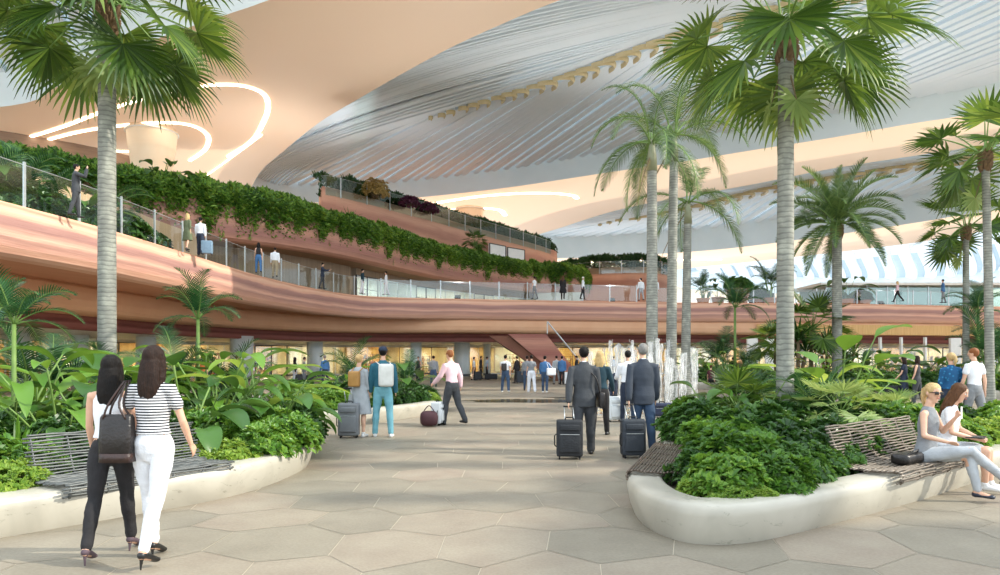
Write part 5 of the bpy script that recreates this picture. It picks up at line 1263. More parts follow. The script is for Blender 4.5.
def fan_frond(incl, Rr=.85, pet=.95, nseg=30, seed=0, droop=.9, mats=None, drylower=False):
    r = random.Random(seed); mb = MB()
    i_ = R(incl); d = V3((math.cos(i_),0,math.sin(i_))); P = [V3((0,0,0))]; dd = d.copy()
    for k in range(8): P.append(P[-1]+dd*pet/8); dd = (dd+V3((0,0,-.055 if incl > -40 else -.015))).normalized()
    mb.tube(P, [.022-.0012*k for k in range(9)], 6, 1)
    hub = P[-1]; dd = (dd + V3((0,0,-.25))).normalized(); s = V3((0,1,0)); nrm = dd.cross(s)
    if nrm.z < 0: nrm = -nrm
    amax = R(128); nst = 6
    for k in range(nseg):
        f = -1+2*(k+.5)/nseg; ph = f*amax; ln = Rr*(1-.22*abs(f))*r.uniform(.93,1.07)
        seg = dd*math.cos(ph)+s*math.sin(ph)+nrm*(.16*abs(f)); seg.normalize()
        sd = (-dd*math.sin(ph)+s*math.cos(ph)); i = len(mb.v); cur = hub.copy(); g = seg.copy()
        tw = r.uniform(-.1,.1); dr = droop*r.uniform(.75,1.35)
        for q in range(nst+1):
            t = q/nst; wmax = ln*.5*(2*amax/nseg)*1.02
            ww = (wmax*t/.5 if t < .5 else wmax*max(0,(1-t)/.5)**.75)*.5+.002
            pl = nrm*ww*.5*(1 if k % 2 else -1)*(1 if t < .6 else 0)
            mb.v += [tuple(cur - sd*ww - pl), tuple(cur + nrm*ww*.35*(1 if t >= .5 else 0)), tuple(cur + sd*ww + pl)]
            cur = cur + g*ln/nst
            g = (g + V3((0,0,-dr*max(0,t-.28)**1.2*.75)) + s*tw*.04).normalized()
        for q in range(nst): a = i+q*3; mb.f += [(a,a+1,a+4,a+3),(a+1,a+2,a+5,a+4)]; mb.m += [0,0]
    return mb
def feather_frond(incl, L=2.2, nl=34, ll=.5, w=.035, seed=0, grav=.085, pet=.15, leafdroop=.5, vee=.25):
    r = random.Random(seed); mb = MB(); i_ = R(incl); d = V3((math.cos(i_),0,math.sin(i_))); P = [V3((0,0,0))]; n = 18
    for k in range(n): P.append(P[-1]+d*L/n); d = (d+V3((0,0,-grav*(.5+k/n)))).normalized()
    mb.tube(P, [.022*(L/2.2)*(1-.85*k/n)+.003 for k in range(n+1)], 5, 1)
    for k in range(nl):
        t = pet+(1-pet)*(k+.5)/nl; x = t*n; j = min(n-1, int(x)); p = P[j].lerp(P[j+1], x-j); tg = (P[j+1]-P[j]).normalized()
        for s in (-1,1):
            sd = V3((0,s,0)); up = tg.cross(V3((0,1,0)));  up = up if up.z > 0 else -up
            l_ = ll*(math.sin(math.pi*min(1,(t-pet)/(1-pet)*.86+.14))**.6)*r.uniform(.88,1.1)
            dv = (tg*(.45+.5*t)+sd*(1-.35*t)+up*(vee+r.uniform(-.12,.12))).normalized()
            side = dv.cross(up).normalized() if r.random() < .8 else up
            ribbon(mb, p, dv, tg if abs(dv.dot(tg)) < .8 else side, l_, w, leafdroop*r.uniform(.7,1.3), 3)
    return mb
def meshes(f, incls, mats, **kw): return [(a, f(a, seed=i*7+1, **kw).mesh('frond', mats)) for i, a in enumerate(incls)]
FANM = meshes(fan_frond, (70,45,20,0,-20,-42,-62), [G_FAN, STEMG], Rr=1.08, pet=1.35, nseg=36, droop=1.25)
FANL = meshes(fan_frond, (75,55,35,15,-10,-40), [G_FAN, STEMG], nseg=22, droop=.35)
FEAM = meshes(feather_frond, (72,50,25,0,-30), [G_PALM, STEMG], L=2.5, nl=52, ll=.56, w=.036, grav=.15, leafdroop=1.1)
DATM = meshes(feather_frond, (78,55,35,15,-10,-35), [G_PALM, STEMG], L=2.5, nl=56, ll=.46, w=.045, grav=.085, leafdroop=.25, vee=.5)
ARCM = meshes(feather_frond, (78,60,40,20), [G_DARKP, STEMG], L=1.3, nl=26, ll=.36, w=.04, grav=.11, leafdroop=.6)
def pick(ms, a, i):
    c = sorted(ms, key=lambda m: abs(m[0]-a)); return c[0][1]
def palm(name, label, x, y, base, crown, r0, r1, ms, fronds, scale=1, dry=0, bend=(0,0), boots=True, group=None, drym=None, seed=0, shaft=False):
    """trunk (rings in the bark), fibre boots, and every frond a part"""
    rr = random.Random(seed+11); t = thing(name, label, 'palm', (x,y,base), 0, group); H_ = crown-base
    n = 22; P = [V3((bend[0]*(k/n)**1.5, bend[1]*(k/n)**1.5, H_*k/n)) for k in range(n+1)]
    mb = MB(); mb.tube(P, [r0*(1.35-.35*min(1,k/2.2)) + (r1-r0)*k/n for k in range(n+1)], 16); mb.build('trunk', TRUNK, t, True)
    top = P[-1]
    if shaft: mb = MB(); mb.tube([top-V3((0,0,.1)), top+V3((0,0,.4)), top+V3((0,0,.9))], [r1*1.15,r1*.95,r1*.4], 12); mb.build('crownshaft', mat('grey_green_crownshaft','#7d8062','#8f9174',.45,scale=3), t, True); top = top+V3((0,0,.8))
    if boots:
        mb = MB()
        for k in range(46):
            a = k*2.4; z = -.38*(1-k/46)*scale; q = top+V3((math.cos(a)*r1*.9, math.sin(a)*r1*.9, z)); mb.loft([q, q+V3((math.cos(a)*.07, math.sin(a)*.07, .16))*scale], [(.05*scale,.025*scale),(.03*scale,.015*scale)], n=6)
        mb.build('fibre_boots', BOOT, t)
    for k, a in enumerate(fronds):
        az = k*2.399+seed*.7+rr.uniform(-.2,.2); me = pick(ms, a, k); ex = a-min(ms, key=lambda m: abs(m[0]-a))[0]
        o = link('frond', me, t, top+V3((math.cos(az)*r1*.5, math.sin(az)*r1*.5, .02*k-.1)))
        o.rotation_euler = (rr.uniform(-.25,.25), -R(ex), az); o.scale = (scale*rr.uniform(.88,1.1),)*3
    for k in range(dry):
        az = k*2.1+seed; o = link('dry_frond', drym, t, top+V3((0,0,-.3))); o.rotation_euler = (0,0,az); o.scale = (scale*.8,)*3
    return t
def drym(src_f, incl, m, **kw): return src_f(incl, seed=99, **kw).mesh('dry_frond', [m, STEMB])
DRYFAN = drym(fan_frond, -72, G_OLIVE, nseg=16, droop=1.2, Rr=.7)
DRYFEA = drym(feather_frond, -55, G_DRY, L=2.4, nl=26, ll=.3, w=.03, grav=.04, leafdroop=1.5)
fullfan = [84,74,66,60,54,48,42,36,30,25,20,15,10,5,0,-5,-10,-15,-20,-26,-33,-40,-48]
p1 = palm('fan_palm','tall fan palm in the left planter with its crown filling the top left corner', X(107,13.6), 13.6, .27, 8.35, .17, .155, FANM, fullfan+[-52,-30,8], 1.2, 3, seed=1, drym=DRYFAN)
p2 = palm('fan_palm','tall fan palm rising from the lower right planter with drooping fronds', X(785,11.6), 11.6, .27, 6.9, .145, .12, FANM, fullfan, 1.08, 3, bend=(.02,0), seed=5, drym=DRYFAN)
p3 = palm('fan_palm','slender fan palm at the far right edge with a round dark crown', X(990,22), 22, 0, 8.0, .14, .11, FANL, [80,70,60,55,48,40,34,28,22,15,8,0,-8,-15,-25,-35,-45], 1.35, 1, bend=(-.15,0), seed=2, drym=DRYFAN)
p4 = palm('fan_palm','smaller fan palm standing left of and behind the far right one', X(966,29), 29, .3, 7.0, .14, .11, FANL, [80,70,60,50,42,34,26,18,8,0,-10,-20,-32,-45], 1.3, 1, seed=3, drym=DRYFAN)
kf = [86,66,50,40,30,22,14,6,-2,-12,-24]
palm('king_palm','left one of three tall grey-trunked palms with arching feathery fronds', X(652,22), 22, 0, 7.6, .20, .15, FEAM, kf, 1.05, 1, seed=4, drym=DRYFEA, shaft=True, boots=False)
palm('king_palm','middle and tallest of the three grey-trunked feathery palms', X(671,23.5), 23.5, 0, 8.3, .19, .14, FEAM, [88,80,66,50,40,30,20,10,0,-12], 1.25, 1, bend=(.1,0), seed=9, drym=DRYFEA, shaft=True, boots=False)
palm('king_palm','right and shortest of the three grey-trunked palms, fronds reaching over the terrace', X(685.5,29), 29, 0, 7.3, .21, .15, FEAM, [84,60,44,32,22,14,6,-4,-16], 1.3, 1, bend=(.1,0), seed=3, drym=DRYFEA, shaft=True, boots=False)
palm('date_palm','bushy date palm with a dense rounded crown behind the right planter', X(837,30), 30, .3, 7.2, .21, .19, DATM, [88,80,74,70,64,60,54,50,44,40,36,30,26,20,14,8,4,-2,-8,-14,-20,-28,-35,-40,62,47,33,17,75,68,57,43,27,10,-12,-25,52,37,22], 1.15, 0, seed=7)

# ---------- prototypes of the low plants (built once, then copied with their parts) ----------
def proto_root(name, label, cat='plant'): return thing(name, label, cat, (0,0,-50))
def foliage_obj(mb, t, m, name='foliage'): o = mb.build(name, m, t, False); o['kind'] = 'stuff' if False else 'thing'; del o['kind']; return o
def shrub(seed, nros, Rr=.5, H_=.5, leaf=.085, lw=.055, m=None, stems=True):
    r = random.Random(seed); t = proto_root('shrub', 'shrub'); mb = MB(); sb = MB()
    for k in range(nros):
        a = r.random()*2*math.pi; cz_ = r.random()**.8; inner = .62 if r.random() < .25 else 1
        n_ = 1+.28*noise.noise(V3((math.cos(a)*1.7, math.sin(a)*1.7, cz_*2+seed)))
        rad = math.sqrt(max(0,1-cz_*cz_*.92))*Rr*n_*inner*r.uniform(.86,1.06)
        c = V3((rad*math.cos(a), rad*math.sin(a), .06+cz_*H_*n_*inner)); out = V3((math.cos(a)*(1-cz_*.6), math.sin(a)*(1-cz_*.6), .35+cz_)).normalized()
        if k % 9 == 0: sb.tube([V3((c.x*.2,c.y*.2,0)), c*.7+V3((0,0,.02)), c], [.007,.005,.003], 4)
        nl = r.randint(5,8); s0 = r.random()*6
        for j in range(nl):
            b_ = s0+j*2.4; el = r.uniform(.15,.9); t1 = out.cross(V3((.3,.5,.8))).normalized(); t2 = out.cross(t1)
            dv = ((t1*math.cos(b_)+t2*math.sin(b_))*math.cos(el)+out*math.sin(el)).normalized(); l_ = leaf*r.uniform(.7,1.25)
            kite(mb, c+dv*l_*.12, dv, out+V3((0,0,.3)), l_, l_*lw/leaf, .35)
    mb.build('foliage', m, t); sb.build('stems', STEMB, t)
    return t
def strapplant(seed, n, L, w, m, spread=1.0, droop=.5, name='strap_leaf_plant', stem=0, el0=.2):
    r = random.Random(seed); t = proto_root(name, name); mb = MB(); heads = [V3((0,0,0))]
    if stem:
        sb = MB(); heads = []
        for k in range(3):
            a = k*2.1; q = V3((math.cos(a)*.18*stem, math.sin(a)*.18*stem, stem*(1-.22*k))); sb.tube([V3((math.cos(a)*.04,math.sin(a)*.04,0)), q*.6, q], [.04,.035,.03], 7); heads.append(q)
        sb.build('stem', STEMB, t, True)
    for hd_ in heads:
        for k in range(n//len(heads)):
            a = k*2.399; e = el0+(1.35-el0)*(k/(n/len(heads))); e += r.uniform(-.12,.12)
            dv = V3((math.cos(a)*math.cos(e)*spread, math.sin(a)*math.cos(e)*spread, math.sin(e)))
            blade(mb, hd_+dv*.03, dv, V3((0,0,1)), L*r.uniform(.75,1.1), w*r.uniform(.8,1.15), droop*r.uniform(.6,1.3), 5, .3, 0, .35)
    mb.build('foliage', m, t); return t
def broad(seed, n, L, w, m, pet=.5, droop=.8, name='broad_leaf_plant', shape=.4, fold=.22, el=(.7,1.35), ymat=None):
    r = random.Random(seed); t = proto_root(name, name); sb = MB()
    for k in range(n):
        a = k*2.399+r.uniform(-.3,.3); e = el[0]+(el[1]-el[0])*(k/n)+r.uniform(-.1,.1); p0 = V3((math.cos(a)*.03, math.sin(a)*.03, 0)); dv = V3((math.cos(a)*math.cos(e), math.sin(a)*math.cos(e), math.sin(e)))
        pl = pet*r.uniform(.6,1.25)*(1+.35*k/n); P = [p0]; dd = dv.copy()
        for q in range(5): P.append(P[-1]+dd*pl/5); dd = (dd+V3((math.cos(a)*.05,math.sin(a)*.05,-.045))).normalized()
        sb.tube(P, [.014,.012,.011,.010,.009,.007], 5)
        dl = (dd+V3((math.cos(a)*.35, math.sin(a)*.35, -.25))).normalized(); mb = MB()
        blade(mb, P[-1], dl, V3((0,0,1)), L*r.uniform(.75,1.15), w*r.uniform(.8,1.15), droop*r.uniform(.6,1.3), 9, fold, 0, shape)
        mb.build('leaf', (ymat if ymat and k % 5 == 4 else m), t, True)
    sb.build('stems', STEMG, t, True); return t
def areca(seed, n=14, scale=1, ms=ARCM, stem=1.0, stems=3, name='small_feather_palm'):
    r = random.Random(seed); t = proto_root(name, name); sb = MB()
    for s in range(stems):
        a = s*2.1+seed; top = V3((math.cos(a)*.16*(stems>1), math.sin(a)*.16*(stems>1), stem*(1-.15*s))); sb.tube([V3((top.x*.4,top.y*.4,0)), top*.5, top], [.045,.035,.03], 7)
        for k in range(n//stems):
            az = k*2.399+s+seed; inc = r.choice((78,66,60,50,40,28,18)); o = link('frond', pick(ms, inc, k), t, top); o.rotation_euler = (r.uniform(-.2,.2), 0, az); o.scale = (scale*r.uniform(.8,1.1),)*3
    sb.build('stem', STEMG, t, True); return t
def fanbush(seed, n=16, scale=.5, stem=.9, ms=FANL, name='small_fan_palm'):
    r = random.Random(seed); t = proto_root(name, name); sb = MB(); sb.tube([(0,0,0),(.02,0,stem*.5),(0,0,stem)], [.05,.045,.04], 8); sb.build('stem', STEMB, t, True)
    for k in range(n):
        az = k*2.399; inc = 75-95*k/n; o = link('frond', pick(ms, inc, k), t, (0,0,stem)); o.rotation_euler = (r.uniform(-.2,.2),0,az); o.scale = (scale*r.uniform(.85,1.1),)*3
    return t
OLIVEFAN = meshes(fan_frond, (60,35,10,-15), [G_OLIVE, STEMG], nseg=22, droop=.5)
SH_A = shrub(1, 420, .5, .42, .10, .062, G_MID); SH_B = shrub(2, 420, .5, .46, .10, .06, G_DEEP); SH_C = shrub(3, 480, .45, .30, .07, .045, G_LIME)
SH_D = shrub(4, 420, .5, .4, .105, .078, G_DEEP)
ST_A = strapplant(5, 70, .62, .05, G_MID); ST_B = strapplant(6, 90, .55, .045, G_DEEP, stem=.9, name='dracaena'); ST_C = strapplant(7, 60, .8, .035, G_PALM, droop=.8)
BR_A = broad(8, 20, .46, .15, G_MID, .6, 1.1, fold=.4); BR_B = broad(9, 14, .85, .2, G_MID, .6, .7, el=(.9,1.45), fold=.4, name='banana_leaf_plant'); BR_C = broad(10, 16, .36, .21, G_DEEP, .5, 1.0, shape=.35, fold=.4); BR_D = broad(11, 15, .72, .17, G_LIME, .5, .7, el=(.9,1.45), fold=.4, name='banana_leaf_plant')
BR_E = broad(12, 9, 1.15, .38, G_DEEP, 1.1, .9, name='banana_plant'); BR_Y = broad(13, 9, .5, .34, G_MID, .9, .5, shape=.4, name='yellow_leaf_plant', el=(.9,1.5), ymat=G_YEL)
AR_A = areca(14, 15, 1, stem=.7); AR_B = areca(15, 13, .8, stem=1.9, stems=1); FB_A = fanbush(16, 16, .5, .5); FB_O = fanbush(17, 14, .42, .55, OLIVEFAN); FB_T = fanbush(18, 18, .62, 1.3)
SEENLAB = set()
def put(pr, px, Y, z, sc_, label, group=None, rz=None, name=None):
    o = place(pr, USED, (X(px,Y), Y, z), rnd.uniform(0,6.28) if rz is None else rz, sc_, label, group)
    if name: o.name = name
    return o
# ---- left planter ----
S_ = .27
GL = 'shrubs edging the left planter'; LL = 'leafy green shrub in the bed of the left planter'
for px, Y, pr, s in ((5,6.9,SH_C,.85),(-30,7.0,SH_A,1),(22,7.4,SH_A,.8),(255,9.3,SH_A,.9),(283,10.0,SH_A,.95),(228,8.9,SH_C,.8),(195,8.7,SH_C,.7),(290,11.2,SH_B,1.0),(262,10.8,SH_A,1.1),(60,8.5,SH_B,1.0),(15,8.6,SH_B,1.1),(115,9.3,SH_B,1.1),(160,9.4,SH_B,1.0),(210,9.8,SH_A,1.1),(285,12.8,SH_A,1.1),(240,12.4,SH_B,1.2),(80,10.6,SH_B,1.2),(20,11,SH_D,1.2),(130,11.5,SH_D,1.2),(185,11.6,SH_D,1.2),(240,10.3,SH_C,.8),(272,9.6,SH_C,.7),(-20,9.2,SH_B,1.2)):
    put(pr, px, Y, S_, s, LL, GL)
put(ST_A, 18, 7.9, S_, 1.15, 'sword-leaved green clump behind the lime shrub at the left edge'); put(ST_A, 232, 9.6, S_, 1.05, 'dense sword-leaved clump at the right end of the left planter')
put(ST_A, 45, 8.3, S_, .9, 'lower sword-leaved clump beside the left end of the grey bench'); put(ST_C, 200, 10.2, S_, 1.1, 'fine grassy clump behind the right end of the grey bench')
for px, Y, pr, s, lab in (
 (62,8.7,BR_A,1.42,'broad-leaved plant just above the left end of the grey bench'),(95,9.6,BR_C,1.70,'dark round-leaved plant left of the black-haired woman'),(35,10,BR_B,1.42,'tall banana-leaved plant in the left bed near the frame edge'),
 (80,11.2,BR_B,1.49,'dark banana-leaved plant behind the black-haired woman'),(185,9.5,BR_C,1.77,'large-leaved plant drooping over the right end of the grey bench'),(215,11.2,BR_A,1.63,'broad-leaved plant in the middle of the left bed, right of the striped-shirt woman'),
 (258,11.6,BR_D,1.49,'light green banana-leaved plant at the right part of the left bed'),(282,12.0,BR_A,1.1,'broad-leaved plant at the right tip of the left bed'),(238,12.8,BR_B,1.49,'upright banana-leaved plant whose top reaches the pale column'),
 (10,9.4,BR_A,1.70,'broad-leaved plant cut by the left picture edge'),(130,12.4,BR_B,1.42,'banana-leaved plant between the heads of the two walking women'),(160,12.9,BR_D,1.28,'light green banana-leaved plant right of the left palm trunk'),(55,12.8,BR_E,1.28,'tall banana plant behind the left bench'),
 (275,10.9,BR_C,1.42,'round-leaved plant low in the right part of the left bed'),(205,12.9,BR_A,1.70,'broad-leaved plant beneath the dark feather palm')):
    put(pr, px, Y, S_, s, lab)
put(AR_B, 14, 9.6, S_, .95, 'small feather palm with a thin pale stem at the left edge'); put(AR_A, 40, 12.5, S_, 1.2, 'bushy feather palm in the left bed behind the banana leaves')
put(AR_B, 198, 14.2, S_, 1.12, 'dark feather palm spreading right of the left palm trunk'); put(AR_A, 178, 13.6, S_, 1.1, 'bushy feather palm below the dark feather palm'); put(AR_A, 225, 14.0, S_, .95, 'bushy feather palm in front of the broad pale column')
put(AR_A, 110, 13.0, S_, .9, 'bushy feather palm at the foot of the left fan palm'); put(AR_B, -5, 12.5, S_, 1.0, 'feather palm partly outside the left picture edge', rz=.5)
# ---- planter beyond ----
GM = 'shrubs of the planter beyond the couple'; LM = 'round green shrub in the planter beyond the couple in grey and teal'
for px, Y, pr, s in ((312,17.4,SH_A,1.0),(330,17.6,SH_A,1.0),(300,17.8,SH_A,1.1),(348,18.2,SH_A,.9),(400,20.6,SH_B,.9),(415,21.0,SH_B,.9),(428,21.2,SH_C,.8),(385,20.2,SH_B,.9),(370,19.6,SH_A,.9),(405,21.6,SH_B,1.1),(385,21.8,SH_B,1.1),(355,20,SH_B,1.2),(330,20,SH_D,1.2),(300,20,SH_D,1.3),(318,18.4,SH_D,1.1),(423,21.8,SH_D,.9)):
    put(pr, px, Y, S_, s, LM, GM)
put(BR_E, 398, 21.4, S_, .95, 'tall dark banana plant behind the man in the teal shirt'); put(BR_B, 345, 20.5, S_, 1.1, 'banana-leaved plant left of the couple'); put(AR_A, 350, 21.4, S_, 1.1, 'dark feather palm behind the blond woman in grey'); put(AR_A, 408, 22, S_, .9, 'low feather palm right of the couple'); put(ST_C, 335, 20.6, S_, 1.2, 'grassy clump left of the couple')
put(ST_A, 402, 20.7, S_, .9, 'sword-leaved clump beside the teal-shirted man')
# ---- right planter ----
GR = 'shrubs in the lower right planter'; LR = 'leafy green shrub in the bed of the lower right planter'
for x, y, pr, s in ((2.2,6.75,SH_A,.75),(2.65,6.85,SH_A,.75),(2.2,7.3,SH_B,.75),(2.55,7.4,SH_A,1.1),(3.05,7.4,SH_D,.8),(3.45,7.9,SH_D,.75),(2.8,8.1,SH_B,.95),(3.35,8.4,SH_D,1.1),(1.92,6.75,SH_C,.45),(2.1,6.4,SH_C,.45),(2.4,6.45,SH_C,.4),(2.95,8.9,SH_A,.95),(2.95,9.9,SH_A,.85),(3.1,10.7,SH_B,1.15),(3.5,9.6,SH_B,1.2),(3.35,11.8,SH_A,1.15),(4.0,12.4,SH_A,1.1),(4.2,8.8,SH_B,1.0),(4.8,9.4,SH_D,.9),(5.2,10.2,SH_D,1.2),(5.9,10.4,SH_A,1.2),(6.6,10.6,SH_A,1.0),(7.6,10.9,SH_C,1.0),(8.1,11.2,SH_A,.95),(7.2,10.6,SH_C,.8),(8.7,11.6,SH_C,.9),(8.9,12.2,SH_A,1.0),(7.6,11.9,SH_B,1.0),(6.4,12.0,SH_B,1.1),(5.4,12.4,SH_D,1.2),(4.6,10.8,SH_D,1.2),(4.1,10.2,SH_B,1.1),(3.9,8.25,SH_B,.7),(6.3,9.75,SH_A,.8)):
    o = place(pr, USED, (x, y, S_), rnd.uniform(0,6.28), s, LR, GR)
for px, Y, pr, s, lab, z in (
 (735,11.6,FB_A,1.0,'small fan palm left of the right-hand palm trunk',S_),(718,11.4,BR_C,1.20,'round dark-leaved plant left of the right-hand palm trunk',S_),(752,11.0,BR_C,1.38,'large dark-leaved plant just left of the palm trunk base',S_),(765,12.4,BR_A,1.20,'broad-leaved plant behind the right palm trunk base',S_),
 (838,11.4,BR_Y,1.3,'tall plant with a big yellow-green leaf right of the palm trunk',S_),(822,12.2,BR_D,1.38,'lush light green banana-leaved plant right of the palm trunk',S_),(858,12.6,BR_D,.95,'light green banana-leaved plant beyond the taupe bench',S_),(840,9.9,FB_O,1.0,'pale olive fan-leaved plant on a short stem behind the taupe bench',S_),
 (805,12.8,BR_A,1.44,'broad-leaved plant hugging the right side of the palm trunk',S_),(880,11.6,BR_A,.75,'broad-leaved plant behind the heads of the bench',S_),(897,12.2,BR_D,.5,'low light green plant left of the two women in pinafores',S_),(865,10.8,BR_C,.8,'round-leaved plant behind the middle of the taupe bench',S_),
 (812,10.6,AR_A,.75,'short feather palm right of the palm trunk base',S_),(850,11.2,ST_C,1.0,'grassy clump under the yellow-leaved plant',S_),(890,10.4,ST_A,.8,'sword-leaved clump just behind the taupe bench',S_),(800,11.8,ST_A,1.0,'sword-leaved clump at the right of the palm trunk base',S_),(745,12.6,AR_A,.8,'short feather palm beyond the small fan palm',S_),
 (775,10.6,BR_C,0.96,'dark low plant in front of the palm trunk',S_)):
    put(pr, px, Y, z, s, lab)
put(FB_O, 895, 11.3, S_, .8, 'second olive fan-leaved plant near the two women in pinafores')
# ---- planting at the right behind the path ----
zz = .27
for px, Y, pr, s, lab in (
 (735,39,AR_B,2.2,'slender feather palm with layered fronds left of the white piers'),(722,40,AR_A,1.8,'bushy feather palm below the slender palm near the piers'),(712,39.5,BR_A,1.9,'broad-leaved plant behind the seated person in maroon'),(748,39.5,AR_A,1.5,'bushy feather palm beside the white piers'),(700,41,BR_B,1.8,'banana-leaved plant behind the man in cyan trousers'),
 (775,33,FB_T,1.5,'fan palm with a spiky crown just left of the big palm trunk'),(812,31,FB_T,2.0,'tall spiky fan palm right of the big palm trunk'),(828,31.5,ST_B,2.1,'dracaena with spiky heads below the spiky fan palm'),(798,30.5,ST_B,2.3,'dracaena cluster hugging the big palm trunk'),(848,32,ST_B,1.7,'dracaena below the date palm'),
 (865,33,BR_E,1.25,'banana-like plant with paddle leaves below the date palm'),(880,32.5,BR_E,1.35,'banana-like plant before the white shop posts'),(893,31.5,BR_E,1.5,'slender paddle-leaved tree before the slim white post'),(932,30,BR_B,1.7,'banana-leaved plant beyond the blond ponytail'),
 (978,29,AR_B,1.7,'feather palm at the foot of the far right palms'),(990,28.5,AR_A,1.9,'dark bushy feather palm at the right picture edge'),(955,29,BR_E,1.1,'paddle-leaved plant behind the blue floral blouse'),(1000,30,AR_A,2.0,'feather palm cut by the right picture edge'),
 (760,37.5,ST_C,2.0,'grassy clump near the white piers'),(850,30.5,BR_D,1.5,'light green banana-leaved plant in the far right bed'),(870,29.5,ST_C,1.7,'grassy clump left of the two women in pinafores, far bed'),(820,30,BR_D,1.5,'light green leafy plant beneath the dracaenas')):
    put(pr, px, Y, zz, s, lab)
GB = 'hedge shrubs in the far right planter'; LB = 'dense dark hedge shrub in the planter behind the path'
for k in range(46):
    px = 702+k*6.8; Y = 38.6 if px < 762 else 30.3
    if k % 2 and px > 760: Y = 28.6
    put((SH_B, SH_D, SH_A)[k % 3], px, Y, zz, 1.5 if Y > 35 else 1.35, LB, GB)
# ================= planting on the terraces =================
def hanging(seed, W_=2.6, n=880, mats=G_HANG, drop=1.9, leaf=.36, belly=2.1):
    r = random.Random(seed); t = proto_root('trailing_plant', 'trailing plant'); mb = MB()
    for k in range(n):
        x = r.uniform(-W_/2-.3, W_/2+.3); a = r.uniform(-.5, math.pi*.8); nz = 1+.4*noise.noise(V3((x*1.2, seed*3.1, 0)))
        y = -math.cos(a)*0; y = -.75*math.sin(max(0,a))*nz*r.uniform(.75,1.05)+.35; z = .95*math.cos(a)*nz*r.uniform(.7,1.05)+.1; z = z*(1 if z > 0 else belly)
        c = V3((x,y,z)); out = V3((r.uniform(-.5,.5), -.8, .5+z*.3)).normalized()
        for j in range(r.randint(3,5)):
            b_ = j*2+k; dv = (out+V3((math.cos(b_), math.sin(b_)*.5, math.sin(b_)*.8-.2))*.9).normalized(); kite(mb, c, dv, out, leaf*r.uniform(.7,1.3), leaf*.45, .35)
    v = MB()
    for k in range(int(W_*7)):
        x = r.uniform(-W_/2, W_/2); ln = drop*(max(0, noise.noise(V3((x*.9, seed*1.7, 4)))*1.6+.35))*r.uniform(.6,1.1)
        if ln < .25: continue
        p = V3((x, -.45+r.uniform(-.1,.1), -.1))
        q = 0
        while q < ln:
            for j in range(2):
                a = r.uniform(0,6.28); dv = V3((math.cos(a)*.6, math.sin(a)*.6-.3, -.6)).normalized(); kite(v, p+V3((r.uniform(-.05,.05),0,-q)), dv, V3((0,-1,.2)), .17, .07, .2)
            q += .11
    o_ = len(mb.v); mb.v += v.v; mb.f += [tuple(a+o_ for a in f) for f in v.f]; mb.m += [1]*len(v.f)
    mb.build('foliage', [mats, G_LIME if seed % 2 else G_HANG], t)
    return t
HG = [hanging(s) for s in (21,22,23,24)]
GH = 'trailing plants along the upper terrace edge'; LH = 'trailing green plant spilling over the edge of the upper terrace'
P_ = resample(d1, 400); acc = 0
ln_tot = sum((b-a).length for a, b in zip(d1, d1[1:])); nh = int(ln_tot/2.1)
HP = resample(d1, nh); HN = normals(HP)
k = 0
for i, (p, n_) in enumerate(zip(HP, HN)):
    px = p.x/p.y*F+500
    if px < -15 or p.y > 92: continue
    q = p + n_*.5; d_ = Vector((n_.y, -n_.x, 0))
    o = place(HG[i % 4], USED, (q.x, q.y, 11.7), math.atan2(n_.y, n_.x)-math.pi/2, (1.15, 1.2, rnd.uniform(1.0,1.25)*(1 if px < 300 else .85)), LH, GH)
G_POD = leafmat('leaf_pod', ['#1b3a1a','#274f22','#34612b'], .45, .25)
HGP = [hanging(s, 3.4, 420, G_POD, .01, .34, 1.0) for s in (31,32)]
HP = resample(e1, 60); HN = normals(HP)
for i, (p, n_) in enumerate(zip(HP, HN)):
    px = p.x/p.y*F+500
    if px < 337 or px > 556: continue
    q = p + n_*1.0
    place(HGP[i % 2], USED, (q.x, q.y, 16.95), math.atan2(n_.y, n_.x)-math.pi/2, (1.25,1.1,1.15*rnd.uniform(.85,1.35)), 'dark green bush along the rim of the highest terrace pod', 'bushes on the highest terrace pod')
HP = resample(f1, 10); HN = normals(HP)
for i, (p, n_) in enumerate(zip(HP, HN)):
    q = p + n_*1.2
    place(HGP[i % 2], USED, (q.x, q.y, 15.7), math.atan2(n_.y, n_.x)-math.pi/2, 1.6, 'dark green bush along the rim of the far pod', 'bushes on the far pod')
SH_P = shrub(41, 500, .9, 1.0, .12, .07, G_DRY); put(SH_P, 375, 66.5, 16.9, 1.5, 'round grey-brown bush standing out above the pod planting', name='dry_bush')
SH_Q = shrub(42, 200, .9, .8, .2, .12, G_PURP); put(SH_Q, 409, 70, 16.9, 1.0, 'dark purple-leaved bush on the pod, right of the grey-brown bush', name='purple_shrub'); put(SH_Q, 428, 73.5, 16.9, 1.1, 'second purple-leaved bush further right on the pod', name='purple_shrub')
# dense dark planting on the first terrace at the left, between board wall and front
GT = 'dark planting on the first terrace at the left'; LT = 'dark leafy plant behind the railing at the left end of the first terrace'
for k, (px, Y, pr, s) in enumerate([(-10,25.5,AR_A,1.8),(10,26.0,SH_D,2.6),(25,26.6,AR_A,1.9),(38,26.2,SH_B,2.4),(52,27.4,AR_A,1.7),(90,28.2,SH_D,2.2),(104,28.6,AR_A,1.5),(120,29.5,SH_B,2.0),(5,28,BR_E,1.8),(40,29,BR_E,1.6),(-25,26,BR_E,1.8),(20,27.2,SH_B,2.8),(68,27.8,SH_D,2.2),(82,28.8,BR_B,2.0),(0,26.4,SH_A,2.6),(60,28.3,SH_A,2.4),(140,31,SH_D,1.6),(152,32.3,SH_B,1.5)]):
    put(pr, px, Y, TZ, s, LT, GT)
GU = 'dark planting on the upper terrace at the left'; LU = 'dark bush on the upper terrace near the flaring column'
